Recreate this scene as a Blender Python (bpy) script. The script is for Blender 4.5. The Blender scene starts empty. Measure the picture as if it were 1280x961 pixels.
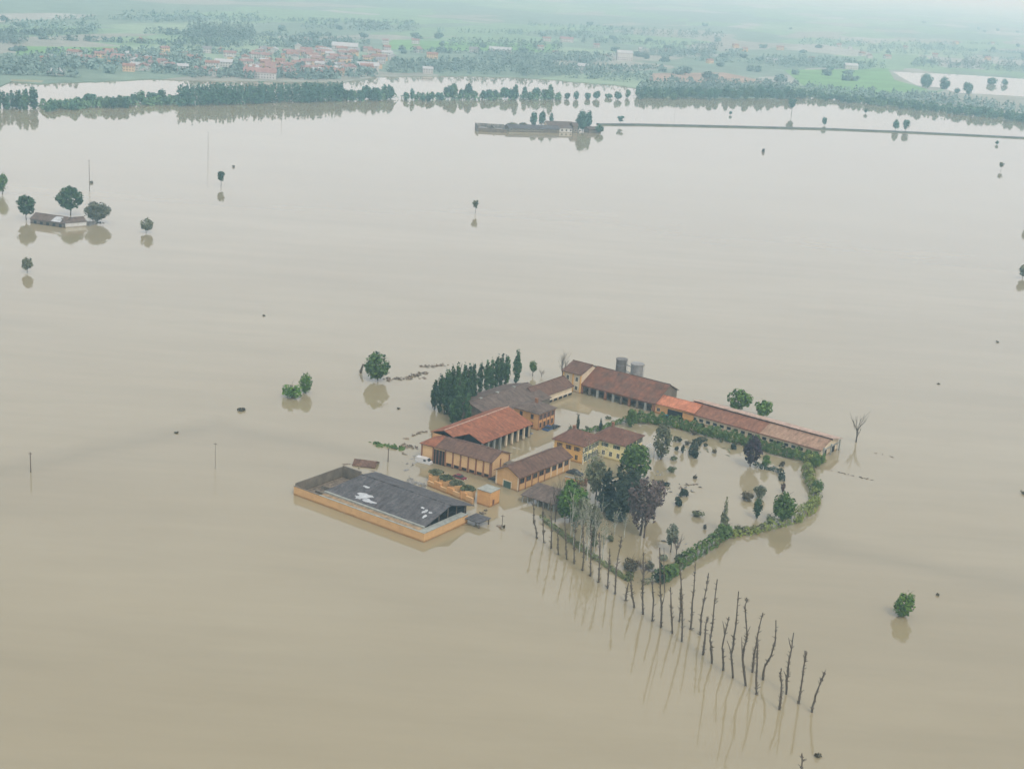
import bpy, bmesh, math, random
from mathutils import Vector, Matrix
from mathutils.geometry import tessellate_polygon
R_ = random.Random(7)
rad = math.radians
sc = bpy.context.scene
C = sc.collection

# ---------------------------------------------------------------- camera
CAM_H, PITCH, ROLL, FPX = 140.0, 16.85, 4.1, 1750.0
cp, sp, cr, sr = math.cos(rad(PITCH)), math.sin(rad(PITCH)), math.cos(rad(ROLL)), math.sin(rad(ROLL))
FW = Vector((0, cp, -sp)); _r = Vector((1, 0, 0)); _u = _r.cross(FW)
RT = _r * cr + _u * sr; UP = _u * cr - _r * sr
cam_d = bpy.data.cameras.new('camera'); cam = bpy.data.objects.new('camera', cam_d); C.objects.link(cam)
cam_d.sensor_width = 36; cam_d.lens = 36 * FPX / 1280
cam_d.clip_start = 1; cam_d.clip_end = 90000
M = Matrix((RT, UP, -FW)).transposed().to_4x4(); M.translation = Vector((0, 0, CAM_H)); cam.matrix_world = M
sc.camera = cam

# ---------------------------------------------------------------- sky, sun, exposure
SUN_EL, SUN_AZ = 52, 150
w = bpy.data.worlds.new('World'); sc.world = w; w.use_nodes = True
nt = w.node_tree; nt.nodes.clear()
out = nt.nodes.new('ShaderNodeOutputWorld'); bg = nt.nodes.new('ShaderNodeBackground')
sky = nt.nodes.new('ShaderNodeTexSky'); sky.sky_type = 'NISHITA'; sky.sun_disc = False
sky.sun_elevation = rad(SUN_EL); sky.sun_rotation = rad(SUN_AZ); sky.dust_density = 4; sky.air_density = 1.0
hs = nt.nodes.new('ShaderNodeHueSaturation'); hs.inputs['Saturation'].default_value = 0.30
cloud = nt.nodes.new('ShaderNodeMixRGB'); cloud.inputs[0].default_value = 0.5; cloud.inputs[2].default_value = (6.4, 7.0, 7.8, 1)
nt.links.new(sky.outputs[0], hs.inputs['Color']); nt.links.new(hs.outputs[0], cloud.inputs[1])
nt.links.new(cloud.outputs[0], bg.inputs[0]); bg.inputs[1].default_value = 0.125
nt.links.new(bg.outputs[0], out.inputs[0])
sl = bpy.data.lights.new('sun', 'SUN'); sl.energy = 0.7; sl.angle = rad(14); sl.color = (1, 0.97, 0.92)
so = bpy.data.objects.new('sun', sl); C.objects.link(so); so.location = (0, 0, 400)
so.rotation_euler = (rad(90 - SUN_EL), 0, rad(180 - SUN_AZ))
sc.view_settings.view_transform = 'Standard'; sc.view_settings.look = 'None'
sc.view_settings.exposure = 0.60; sc.view_settings.gamma = 1
sc.render.engine = 'CYCLES'
sc.cycles.use_denoising = True
sc.cycles.volume_bounces = 3; sc.cycles.max_bounces = 6; sc.cycles.diffuse_bounces = 2

# ---------------------------------------------------------------- geometry of places
def at(px, py, z=0.0):
    """the point of the world at height z that the photograph shows at (px, py)"""
    d = FW * FPX + RT * (px - 640) - UP * (py - 480.5)
    t = (CAM_H - z) / -d.z
    return Vector((d.x * t, d.y * t, z))
def pix(p):
    v = Vector(p) - Vector((0, 0, CAM_H)); zz = v.dot(FW)
    return 640 + FPX * v.dot(RT) / zz, 480.5 - FPX * v.dot(UP) / zz
def hz(p, py):
    lo, hi = -5.0, 80.0
    for _ in range(40):
        m = (lo + hi) / 2
        if pix((p[0], p[1], m))[1] > py: lo = m
        else: hi = m
    return m
def up_at(p, px, py):
    """a point above the place p, in the plane y = p.y, seen at (px, py)"""
    d = FW * FPX + RT * (px - 640) - UP * (py - 480.5)
    t = p[1] / d.y
    return Vector((d.x * t, p[1], CAM_H + d.z * t))
def pxm(p): return FPX / math.hypot(p[1], CAM_H)

# ---------------------------------------------------------------- objects
def tag(o, label=None, cat=None, group=None, kind=None):
    if label: o['label'] = label
    if cat: o['category'] = cat
    if group: o['group'] = group
    if kind: o['kind'] = kind
    return o
def empty(name, loc, rz=0, label=None, cat=None, group=None):
    o = bpy.data.objects.new(name, None); C.objects.link(o); o.location = loc; o.rotation_euler = (0, 0, rz)
    return tag(o, label, cat, group)
def link(name, me, parent=None, loc=(0, 0, 0), rz=0, scale=None):
    o = bpy.data.objects.new(name, me); C.objects.link(o); o.parent = parent
    o.location = loc; o.rotation_euler = (0, 0, rz)
    if scale: o.scale = scale
    return o
class MB:
    def __init__(s): s.v = []; s.f = []; s.m = []
    def add(s, vs, fs, m=0):
        k = len(s.v); s.v += [tuple(v) for v in vs]; s.f += [tuple(i + k for i in f) for f in fs]; s.m += [m] * len(fs); return s
    def box(s, x0, y0, z0, x1, y1, z1, m=0):
        vs = [(x0, y0, z0), (x1, y0, z0), (x1, y1, z0), (x0, y1, z0), (x0, y0, z1), (x1, y0, z1), (x1, y1, z1), (x0, y1, z1)]
        return s.add(vs, [(0, 3, 2, 1), (4, 5, 6, 7), (0, 1, 5, 4), (1, 2, 6, 5), (2, 3, 7, 6), (3, 0, 4, 7)], m)
    def tube(s, pts, rs, n=6, m=0, cap=True):
        rings = []
        k0 = len(s.v)
        for i, p in enumerate(pts):
            p = Vector(p)
            d = (Vector(pts[min(i + 1, len(pts) - 1)]) - Vector(pts[max(i - 1, 0)]))
            if d.length < 1e-6: d = Vector((0, 0, 1))
            d.normalize()
            a = d.cross(Vector((0.3, 1, 0.1))); a.normalize(); b = d.cross(a)
            for j in range(n):
                t = 2 * math.pi * j / n
                s.v.append(tuple(p + (a * math.cos(t) + b * math.sin(t)) * rs[i]))
        for i in range(len(pts) - 1):
            for j in range(n):
                q = k0 + i * n; j2 = (j + 1) % n
                s.f.append((q + j, q + j2, q + n + j2, q + n + j)); s.m.append(m)
        if cap:
            q = k0 + (len(pts) - 1) * n
            s.f.append(tuple(q + j for j in range(n))); s.m.append(m)
        return s
    def prism(s, poly, z0, z1, m=0, mt=None):
        n = len(poly)
        k = len(s.v)
        s.v += [(p[0], p[1], z0) for p in poly] + [(p[0], p[1], z1) for p in poly]
        for i in range(n):
            j = (i + 1) % n
            s.f.append((k + i, k + j, k + n + j, k + n + i)); s.m.append(m)
        s.f.append(tuple(k + n + i for i in range(n))); s.m.append(m if mt is None else mt)
        return s
    def mesh(s, name, mats, smooth=False):
        me = bpy.data.meshes.new(name); me.from_pydata(s.v, [], s.f)
        for mt in (mats if isinstance(mats, (list, tuple)) else [mats]): me.materials.append(mt)
        if any(s.m): me.polygons.foreach_set('material_index', s.m)
        if smooth: me.polygons.foreach_set('use_smooth', [True] * len(s.f))
        me.update(); return me
    def build(s, name, mats, parent=None, loc=(0, 0, 0), rz=0, smooth=False):
        return link(name, s.mesh(name, mats, smooth), parent, loc, rz)

# ---------------------------------------------------------------- materials
def newmat(name, rough=0.8, spec=0.3):
    m = bpy.data.materials.new(name); m.use_nodes = True
    b = m.node_tree.nodes['Principled BSDF']
    b.inputs['Roughness'].default_value = rough; b.inputs['Specular IOR Level'].default_value = spec
    return m, m.node_tree, b
def noise(nt, scale, detail=4, vec=None, rough=0.55):
    n = nt.nodes.new('ShaderNodeTexNoise'); n.inputs['Scale'].default_value = scale
    n.inputs['Detail'].default_value = detail; n.inputs['Roughness'].default_value = rough
    if vec is not None: nt.links.new(vec, n.inputs['Vector'])
    return n
def ramp(nt, fac, stops, interp='LINEAR'):
    r = nt.nodes.new('ShaderNodeValToRGB'); r.color_ramp.interpolation = interp
    e = r.color_ramp.elements
    while len(e) < len(stops): e.new(0.5)
    for el, (p, c) in zip(e, stops): el.position = p; el.color = (*c, 1)
    nt.links.new(fac, r.inputs[0]); return r
def coords(nt, kind='Object', scale=None, rot=None):
    t = nt.nodes.new('ShaderNodeTexCoord'); v = t.outputs[kind]
    if scale or rot:
        mp = nt.nodes.new('ShaderNodeMapping')
        if scale: mp.inputs['Scale'].default_value = scale
        if rot: mp.inputs['Rotation'].default_value = rot
        nt.links.new(v, mp.inputs[0]); v = mp.outputs[0]
    return v
def mixc(nt, f, a, b, mode='MIX'):
    x = nt.nodes.new('ShaderNodeMixRGB'); x.blend_type = mode
    for s, i in ((f, 0), (a, 1), (b, 2)):
        if isinstance(s, (int, float)): x.inputs[i].default_value = s
        elif isinstance(s, tuple): x.inputs[i].default_value = (*s, 1)
        else: nt.links.new(s, x.inputs[i])
    return x.outputs[0]
def bump(nt, b, h, strength=0.3, dist=0.1):
    n = nt.nodes.new('ShaderNodeBump'); n.inputs['Strength'].default_value = strength; n.inputs['Distance'].default_value = dist
    nt.links.new(h, n.inputs['Height']); nt.links.new(n.outputs[0], b.inputs['Normal'])

def plaster(name, c, c2, scale=0.5, wear=0.5):
    m, n, b = newmat(name, 0.85, 0.2)
    v = coords(n)
    a = noise(n, scale, 6, v); g = noise(n, scale * 9, 3, v)
    col = mixc(n, ramp(n, a.outputs[0], [(0.35, (0, 0, 0)), (0.7, (1, 1, 1))]).outputs[0], c, c2)
    col = mixc(n, wear * 0.5, col, ramp(n, g.outputs[0], [(0.35, (0.42, 0.38, 0.33)), (0.62, (1, 1, 1))]).outputs[0], 'MULTIPLY')
    # tide stain the flood leaves just above the water line
    sx = n.nodes.new('ShaderNodeSeparateXYZ'); gt = n.nodes.new('ShaderNodeNewGeometry'); n.links.new(gt.outputs['Position'], sx.inputs[0])
    ad = n.nodes.new('ShaderNodeMath'); ad.operation = 'MULTIPLY_ADD'; ad.inputs[1].default_value = 0.9; n.links.new(a.outputs[0], ad.inputs[0]); n.links.new(sx.outputs[2], ad.inputs[2])
    st = ramp(n, ad.outputs[0], [(0.55, (0.50, 0.43, 0.34)), (0.90, (0.80, 0.76, 0.70)), (1.0, (1, 1, 1))])
    col = mixc(n, 1.0, col, st.outputs[0], 'MULTIPLY')
    n.links.new(col, b.inputs['Base Color']); bump(n, b, g.outputs[0], 0.3, 0.03)
    return m
def rooftile(name, c1, c2, c3, row=0.42, along='X'):
    """clay pan tiles: fine rows of relief; the colour varies in patches as old tiles do"""
    m, n, b = newmat(name, 0.85, 0.2)
    v = coords(n)
    a = noise(n, 0.35, 6, v, 0.65); g = noise(n, 1.5, 5, v, 0.75)
    col = mixc(n, ramp(n, a.outputs[0], [(0.35, (0, 0, 0)), (0.65, (1, 1, 1))]).outputs[0], c1, c2)
    col = mixc(n, ramp(n, g.outputs[0], [(0.42, (0, 0, 0)), (0.66, (1, 1, 1))]).outputs[0], col, c3)
    wv = n.nodes.new('ShaderNodeTexWave'); wv.wave_type = 'BANDS'; wv.bands_direction = along
    wv.inputs['Scale'].default_value = 1 / row / 3.14; wv.inputs['Distortion'].default_value = 0.6; n.links.new(v, wv.inputs[0])
    s2 = noise(n, 0.9, 4, coords(n, 'Object', (1.0, 0.25, 1)), 0.7)
    col = mixc(n, 1.0, col, ramp(n, s2.outputs[0], [(0.32, (0.50, 0.48, 0.47)), (0.66, (0.98, 0.98, 0.98))]).outputs[0], 'MULTIPLY')
    n.links.new(col, b.inputs['Base Color']); bump(n, b, wv.outputs['Fac'], 0.7, 0.10)
    return m
def simple(name, c, rough=0.7, spec=0.3, var=0.25, scale=1.5, metal=0):
    m, n, b = newmat(name, rough, spec)
    a = noise(n, scale, 5, coords(n))
    d = tuple(x * (1 - var) for x in c); e = tuple(min(1, x * (1 + var)) for x in c)
    n.links.new(ramp(n, a.outputs[0], [(0.3, d), (0.7, e)]).outputs[0], b.inputs['Base Color'])
    b.inputs['Metallic'].default_value = metal
    return m
def foliage(name, dark, light, scale=0.45):
    m, n, b = newmat(name, 0.65, 0.25)
    v = coords(n)
    a = noise(n, scale, 3, v, 0.6); oi = n.nodes.new('ShaderNodeObjectInfo')
    g = noise(n, scale * 8, 2, v)
    col = mixc(n, ramp(n, a.outputs[0], [(0.35, (0, 0, 0)), (0.68, (1, 1, 1))]).outputs[0], dark, light)
    col = mixc(n, 0.5, col, ramp(n, g.outputs[0], [(0.3, (0.5, 0.5, 0.5)), (0.7, (1, 1, 1))]).outputs[0], 'MULTIPLY')
    h = n.nodes.new('ShaderNodeHueSaturation'); n.links.new(col, h.inputs['Color'])
    mm = n.nodes.new('ShaderNodeMapRange'); mm.inputs[3].default_value = 0.75; mm.inputs[4].default_value = 1.3
    n.links.new(oi.outputs['Random'], mm.inputs[0]); n.links.new(mm.outputs[0], h.inputs['Value'])
    n.links.new(h.outputs[0], b.inputs['Base Color'])
    b.inputs['Subsurface Weight'].default_value = 0
    return m

MT = {}
MT['grey_roof'] = rooftile('grey_sheet_roof', (0.105, 0.098, 0.096), (0.16, 0.148, 0.143), (0.07, 0.066, 0.066), 1.1)
MT['grey_roof_b'] = rooftile('grey_tile_roof', (0.165, 0.120, 0.092), (0.205, 0.155, 0.120), (0.11, 0.082, 0.064), 0.5)
MT['red_roof'] = rooftile('red_clay_tile', (0.33, 0.112, 0.052), (0.39, 0.150, 0.072), (0.23, 0.100, 0.058))
MT['dull_red_roof'] = rooftile('weathered_red_tile', (0.220, 0.098, 0.060), (0.18, 0.088, 0.057), (0.130, 0.075, 0.052))
MT['purple_roof'] = rooftile('brown_clay_tile', (0.170, 0.094, 0.064), (0.130, 0.080, 0.060), (0.205, 0.118, 0.074))
MT['arc_roof'] = rooftile('mottled_old_tile', (0.28, 0.110, 0.058), (0.115, 0.080, 0.060), (0.18, 0.090, 0.058))
MT['orange_roof'] = rooftile('new_orange_tile', (0.62, 0.235, 0.115), (0.55, 0.20, 0.10), (0.50, 0.21, 0.13))
MT['stable_roof'] = rooftile('maroon_stable_tile', (0.27, 0.118, 0.066), (0.22, 0.100, 0.062), (0.33, 0.165, 0.10))
MT['stable_roof_pale'] = rooftile('pale_stable_tile', (0.38, 0.235, 0.150), (0.33, 0.205, 0.140), (0.44, 0.30, 0.20))
MT['pink_roof'] = rooftile('pink_faded_tile', (0.54, 0.37, 0.27), (0.47, 0.32, 0.24), (0.62, 0.47, 0.37))
MT['orange_wall'] = plaster('orange_plaster', (0.62, 0.34, 0.125), (0.52, 0.27, 0.105))
MT['tan_wall'] = plaster('tan_plaster', (0.60, 0.37, 0.165), (0.51, 0.31, 0.14))
MT['panel_wall'] = plaster('beige_panel_plaster', (0.66, 0.44, 0.22), (0.58, 0.37, 0.18))
MT['yellow_wall'] = plaster('pale_yellow_plaster', (0.80, 0.71, 0.36), (0.74, 0.63, 0.32))
MT['gold_wall'] = plaster('golden_plaster', (0.72, 0.43, 0.13), (0.64, 0.37, 0.12))
MT['cream_wall'] = plaster('cream_plaster', (0.66, 0.55, 0.38), (0.55, 0.44, 0.30))
MT['brick'] = plaster('brick_pillar', (0.27, 0.125, 0.065), (0.22, 0.11, 0.06), 1.2)
MT['white_wall'] = plaster('white_plaster', (0.62, 0.62, 0.58), (0.50, 0.49, 0.45))
MT['dark_wall'] = plaster('damp_dark_wall', (0.13, 0.11, 0.085), (0.20, 0.165, 0.12))
MT['concrete'] = simple('concrete', (0.27, 0.275, 0.235), 0.85, 0.2, 0.22, 0.8)
MT['shade_brown_ledge'] = simple('shade_brown_ledge', (0.27, 0.19, 0.11), 0.9, 0.1, 0.4, 0.8)  # brown paints the shade gap below the eave onto the ledge
MT['silo'] = simple('silo_concrete', (0.14, 0.13, 0.115), 0.8, 0.3, 0.30, 0.9)
MT['silo_pale'] = simple('pale_silo_metal', (0.22, 0.21, 0.19), 0.6, 0.4, 0.25, 0.9)
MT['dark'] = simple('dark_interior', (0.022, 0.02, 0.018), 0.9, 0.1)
MT['glass'] = simple('window_glass', (0.035, 0.04, 0.042), 0.12, 0.5)
MT['frame'] = simple('window_surround', (0.42, 0.30, 0.20), 0.7)
MT['frame_pale'] = simple('pale_window_surround', (0.66, 0.60, 0.45), 0.7)
MT['shutter'] = simple('green_shutter', (0.05, 0.085, 0.055), 0.6)
MT['rust'] = simple('brown_shutter', (0.16, 0.075, 0.045), 0.7)
MT['wood'] = simple('grey_timber', (0.13, 0.10, 0.07), 0.9)
MT['bark'] = simple('bark', (0.085, 0.068, 0.048), 0.95, 0.1, 0.3, 2)
MT['bark_dead'] = simple('dead_bark', (0.105, 0.085, 0.060), 0.95, 0.1, 0.35, 2)
MT['bark_pale'] = simple('pale_bark', (0.36, 0.35, 0.28), 0.9, 0.1, 0.25, 2)
MT['twig'] = simple('bare_twigs', (0.10, 0.078, 0.062), 0.95, 0.1)
MT['debris'] = simple('floating_debris', (0.16, 0.125, 0.09), 0.95, 0.1, 0.6, 1.2)
MT['patch'] = simple('bare_pale_sheet', (0.40, 0.41, 0.40), 0.6, 0.4, 0.25, 0.6)
MT['algae'] = simple('green_slurry_top', (0.10, 0.125, 0.07), 0.6, 0.4, 0.35, 0.9)
MT['white_metal'] = simple('white_paint', (0.72, 0.72, 0.70), 0.4, 0.5, 0.08)
MT['metal'] = simple('grey_metal', (0.20, 0.20, 0.20), 0.5, 0.5)
MT['asphalt'] = simple('asphalt', (0.13, 0.13, 0.12), 0.9, 0.2, 0.2, 0.2)
MT['verge'] = simple('verge_grass', (0.075, 0.085, 0.06), 0.95, 0.1, 0.4, 0.1)
MT['rubble'] = simple('grey_rubble', (0.20, 0.19, 0.17), 0.95, 0.1, 0.5, 0.4)
F_POP = foliage('poplar_leaf', (0.022, 0.055, 0.012), (0.046, 0.095, 0.022))
F_MID = foliage('mid_green_leaf', (0.050, 0.108, 0.010), (0.108, 0.185, 0.022))
F_BRI = foliage('bright_green_leaf', (0.050, 0.125, 0.007), (0.115, 0.225, 0.014))
F_DRK = foliage('dark_conifer_leaf', (0.016, 0.028, 0.013), (0.034, 0.052, 0.024))
F_OLV = foliage('olive_leaf', (0.075, 0.090, 0.032), (0.155, 0.175, 0.060))
F_HDG = foliage('hedge_leaf', (0.048, 0.098, 0.010), (0.10, 0.165, 0.022))
F_YEL = foliage('yellow_green_leaf', (0.12, 0.150, 0.025), (0.23, 0.27, 0.050))
F_MAR = foliage('copper_leaf', (0.075, 0.050, 0.042), (0.155, 0.110, 0.095))
F_PUR = foliage('purple_leaf', (0.020, 0.010, 0.018), (0.048, 0.024, 0.034))
F_PAL = foliage('pale_sparse_leaf', (0.13, 0.15, 0.090), (0.24, 0.26, 0.17))
F_LIM = foliage('lime_hedge_leaf', (0.060, 0.125, 0.018), (0.150, 0.215, 0.038))
F_GRY = foliage('grey_green_leaf', (0.085, 0.095, 0.045), (0.17, 0.178, 0.090))
F_BRN = foliage('brown_flooded_leaf', (0.065, 0.052, 0.028), (0.125, 0.105, 0.055))
F_FAR = foliage('far_tree_leaf', (0.038, 0.110, 0.066), (0.078, 0.175, 0.108), 0.12)  # leaf lightened toward teal, part of the distance haze in its colour
F_DIM = foliage('haze_pale_far_leaf', (0.125, 0.205, 0.175), (0.20, 0.28, 0.235), 0.05)  # pale bluish leaf colour carries haze painted over the far woods
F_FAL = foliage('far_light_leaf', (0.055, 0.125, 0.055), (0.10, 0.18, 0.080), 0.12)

# muddy flood water: silt-coloured body under a glossy surface
def water_mat(name, c1, c2, c3, plume=None):
    m, n, b = newmat(name, 0.04, 0.5)
    b.inputs['IOR'].default_value = 1.50
    v = coords(n)
    a = noise(n, 0.006, 5, coords(n, 'Object', (1.0, 2.2, 1)), 0.55)
    g = noise(n, 0.035, 4, coords(n, 'Object', (0.5, 1.4, 1), (0, 0, 0.25)), 0.6)
    wn = noise(n, 0.004, 2, v)
    col = mixc(n, ramp(n, a.outputs[0], [(0.38, (0, 0, 0)), (0.64, (1, 1, 1))]).outputs[0], c1, c2)
    col = mixc(n, ramp(n, g.outputs[0], [(0.50, (0, 0, 0)), (0.80, (0.55, 0.55, 0.55))]).outputs[0], col, c3)
    if plume:
        pv_ = n.nodes.new('ShaderNodeVectorMath'); pv_.operation = 'MULTIPLY_ADD'; pv_.inputs[1].default_value = (9, 9, 0)
        wn2 = noise(n, 0.05, 4, v); n.links.new(wn2.outputs['Color'], pv_.inputs[0]); n.links.new(v, pv_.inputs[2])
        ds = []
        for p, q in plume:
            d = (q - p).normalized(); nn = Vector((d.y, -d.x, 0))
            dt = n.nodes.new('ShaderNodeVectorMath'); dt.operation = 'DOT_PRODUCT'; dt.inputs[1].default_value = nn; n.links.new(pv_.outputs[0], dt.inputs[0])
            sb = n.nodes.new('ShaderNodeMath'); sb.operation = 'SUBTRACT'; sb.inputs[1].default_value = p.dot(nn) + 4.5 * (nn.x + nn.y); n.links.new(dt.outputs['Value'], sb.inputs[0]); ds.append(sb.outputs[0])
        mn = n.nodes.new('ShaderNodeMath'); mn.operation = 'MINIMUM'; n.links.new(ds[0], mn.inputs[0]); n.links.new(ds[1], mn.inputs[1])
        mr2 = n.nodes.new('ShaderNodeMapRange'); mr2.inputs[1].default_value = -12; mr2.inputs[2].default_value = 88; n.links.new(mn.outputs[0], mr2.inputs[0])
        rp = ramp(n, mr2.outputs[0], [(0.0, (1, 1, 1)), (0.10, (.85, .845, .83)), (0.18, (.95, .945, .94)), (0.5, (.975, .97, .96)), (1.0, (1, 1, 1))])
        col = mixc(n, 1.0, col, rp.outputs[0], 'MULTIPLY')
    st = noise(n, 0.02, 5, coords(n, 'Object', (0.35, 2.6, 1), (0, 0, -0.22)), 0.7)
    col = mixc(n, 1.0, col, ramp(n, st.outputs[0], [(0.36, (.925, .925, .92)), (0.62, (1, 1, 1))]).outputs[0], 'MULTIPLY')
    n.links.new(col, b.inputs['Base Color'])
    r1 = noise(n, 0.9, 3, coords(n, 'Object', (0.6, 1.0, 1))); bump(n, b, r1.outputs[0], 0.03, 0.08)
    mr = n.nodes.new('ShaderNodeMapRange'); mr.inputs[1].default_value = 0.35; mr.inputs[2].default_value = 0.7
    mr.inputs[3].default_value = 0.015; mr.inputs[4].default_value = 0.07
    n.links.new(a.outputs[0], mr.inputs[0]); n.links.new(mr.outputs[0], b.inputs['Roughness'])
    return m
MT['water'] = water_mat('muddy_flood_water', (0.276, 0.226, 0.130), (0.300, 0.250, 0.150), (0.255, 0.208, 0.117), [(at(-20, 596), at(235, 543)), (at(300, 541), at(470, 575))])

def land_mat():  # field tones pale and bluish: distance haze put into the colours
    m, n, b = newmat('farmland', 0.95, 0.1)
    v = coords(n, 'Object', None, (0, 0, 0.35))
    wp = noise(n, 0.002, 3, v)
    sc_ = n.nodes.new('ShaderNodeVectorMath'); sc_.operation = 'MULTIPLY_ADD'; sc_.inputs[1].default_value = (120, 120, 0)
    n.links.new(wp.outputs['Color'], sc_.inputs[0]); n.links.new(v, sc_.inputs[2])
    mp = n.nodes.new('ShaderNodeMapping'); mp.inputs['Scale'].default_value = (0.0075, 0.0026, 1); n.links.new(sc_.outputs[0], mp.inputs[0])
    vo = n.nodes.new('ShaderNodeTexVoronoi'); vo.distance = 'CHEBYCHEV'; vo.inputs['Scale'].default_value = 1.0; n.links.new(mp.outputs[0], vo.inputs['Vector'])
    sx = n.nodes.new('ShaderNodeSeparateColor'); n.links.new(vo.outputs['Color'], sx.inputs[0])
    cols = ramp(n, sx.outputs[0], [(0.0, (0.170, 0.240, 0.185)), (0.18, (0.190, 0.290, 0.185)), (0.36, (0.240, 0.330, 0.230)),
                (0.50, (0.175, 0.245, 0.190)), (0.64, (0.280, 0.290, 0.250)), (0.76, (0.200, 0.305, 0.190)), (0.88, (0.33, 0.34, 0.31)), (0.94, (0.18, 0.245, 0.20))], 'CONSTANT')
    g = noise(n, 0.02, 5, v, 0.65)
    col = mixc(n, 0.55, cols.outputs[0], ramp(n, g.outputs[0], [(0.3, (0.45, 0.5, 0.42)), (0.7, (1.25, 1.2, 1.1))]).outputs[0], 'MULTIPLY')
    n.links.new(col, b.inputs['Base Color']); return m
MT['land'] = land_mat()
MT['brown_field'] = simple('bare_brown_field', (0.30, 0.22, 0.16), 0.95, 0.1, 0.2, 0.02)
MT['green_field'] = simple('bright_wheat_field', (0.14, 0.27, 0.10), 0.95, 0.1, 0.2, 0.02)
MT['pale_field'] = simple('pale_stubble_field', (0.27, 0.27, 0.17), 0.95, 0.1, 0.2, 0.02)

# ---------------------------------------------------------------- ground, water, land
FAR = 34000.0
def sheet(name, pts, z, mat, label=None, skirt=None):
    pts = [Vector((p[0], p[1], 0)) for p in pts]
    tris = tessellate_polygon([pts])
    mb = MB(); mb.v = [(p.x, p.y, z) for p in pts]
    for t in tris:
        a, b, c = (pts[i] for i in t)
        mb.f.append(tuple(t) if (b - a).cross(c - a).z > 0 else tuple(reversed(t))); mb.m.append(0)
    if skirt:
        n = len(pts); k = len(mb.v)
        mb.v += [(p[0], p[1], skirt) for p in pts]
        for i in range(n):
            j = (i + 1) % n
            mb.f.append((i, j, k + j, k + i)); mb.m.append(0)
    return tag(mb.build(name, mat), label, None, None, 'structure')
ring = [(FAR * math.cos(2 * math.pi * i / 48), FAR * math.sin(2 * math.pi * i / 48)) for i in range(48)]
sheet('flood_water', ring, 0.0, MT['water'], 'wide sheet of muddy brown flood water')
bank = [(-40, 112), (0, 109), (14, 103), (47, 106), (87, 103.5), (120, 103), (188, 99.8), (235, 101), (279, 102), (355, 103), (430, 103.5), (470, 97), (541, 95.6), (595, 96), (646, 97.7),
        (690, 100), (716, 103), (752, 105.5), (780, 108), (800, 112), (806, 117), (801, 122.5), (850, 122), (900, 123), (971, 123.5), (1000, 121.5), (1027, 121), (1070, 126),
        (1111, 132), (1150, 136), (1182, 139), (1230, 145), (1280, 151), (1340, 157)]
bp = []
for (a, b_), (c, d) in zip(bank, bank[1:]):
    for k in range(4):
        t = k / 4
        bp.append(at(a + (c - a) * t, b_ + (d - b_) * t + (R_.random() - .5) * 0.7))
L0, R0 = at(-40, 112), at(1340, 157)
land = [(p.x, p.y) for p in bp]
land += [(R0.x * 1.5, R0.y), (R0.x * 6, R0.y * 1.1)]
a0 = math.atan2(R0.y * 1.1, R0.x * 6); a1 = math.atan2(L0.y * 1.1, L0.x * 6)
land += [((FAR - 60) * math.cos(a0 + (a1 - a0) * i / 20), (FAR - 60) * math.sin(a0 + (a1 - a0) * i / 20)) for i in range(21)]
land += [(L0.x * 6, L0.y * 1.1), (L0.x * 1.5, L0.y)]
sheet('farmland_ground', land, 0.5, MT['land'], 'far green farmland beyond the flood', -0.6)
def field(name, px, mat, dz, label):
    sheet(name, [at(x, y, 0.5) for x, y in px], 0.5 + dz, mat, label)
field('brown_field', [(812, 92), (905, 91), (930, 96), (962, 104), (900, 104.5), (812, 101.5)], MT['brown_field'], 0.04, 'bare brown field on the far bank')
field('green_field', [(980, 88), (1110, 86), (1118, 100), (1160, 112), (1080, 122), (1010, 112)], MT['green_field'], 0.05, 'bright green field on the far right bank')
field('green_field', [(20, 58), (150, 60), (160, 68), (20, 70)], MT['green_field'], 0.06, 'pale green field at the far left')
field('pale_field', [(490, 50), (700, 56), (690, 66), (480, 62)], MT['green_field'], 0.06, 'pale green field behind the town')
field('pale_field', [(14, 99.5), (55, 101), (52, 103.5), (14, 102)], MT['pale_field'], 0.06, 'pale strip of field beside the left river bank')
field('flooded_field', [(1116, 90), (1150, 91.5), (1190, 93), (1240, 96), (1330, 103), (1330, 126), (1280, 121), (1230, 118), (1196, 116.5), (1176, 110), (1146, 107), (1130, 99)], MT['water'], 0.04, 'second sheet of flood water on the far right')

# the road on its bank, from the far farm to the right
rp = [(748, 156.2), (800, 156.5), (886, 158.3), (960, 160), (1037, 162), (1120, 165.3), (1200, 169), (1280, 173), (1420, 182)]
P = [at(x, y) for x, y in rp]
def strip(name, P, wd, z, mat, foot=None, label=None):
    mb = MB()
    for i, p in enumerate(P):
        d = (P[min(i + 1, len(P) - 1)] - P[max(i - 1, 0)]).normalized(); s = Vector((-d.y, d.x, 0))
        ws = [-(foot or wd), -wd, wd, (foot or wd)] if foot else [-wd, wd]
        for q in ws:
            zz = z if abs(q) == wd and not (foot and abs(q) == foot) else -1.0
            mb.v.append((p.x + s.x * q, p.y + s.y * q, zz))
        n = len(ws)
        if i:
            for j in range(n - 1):
                mb.f.append(((i - 1) * n + j, i * n + j, i * n + j + 1, (i - 1) * n + j + 1)); mb.m.append(0)
    return tag(mb.build(name, mat), label, None, None, 'structure')
strip('road_bank', P, 3.0, 1.1, MT['verge'], 4.6, 'grassed bank that lifts the road above the flood')
strip('road', P, 2.4, 1.13, MT['asphalt'], None, 'narrow road running right from the far farm')

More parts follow.
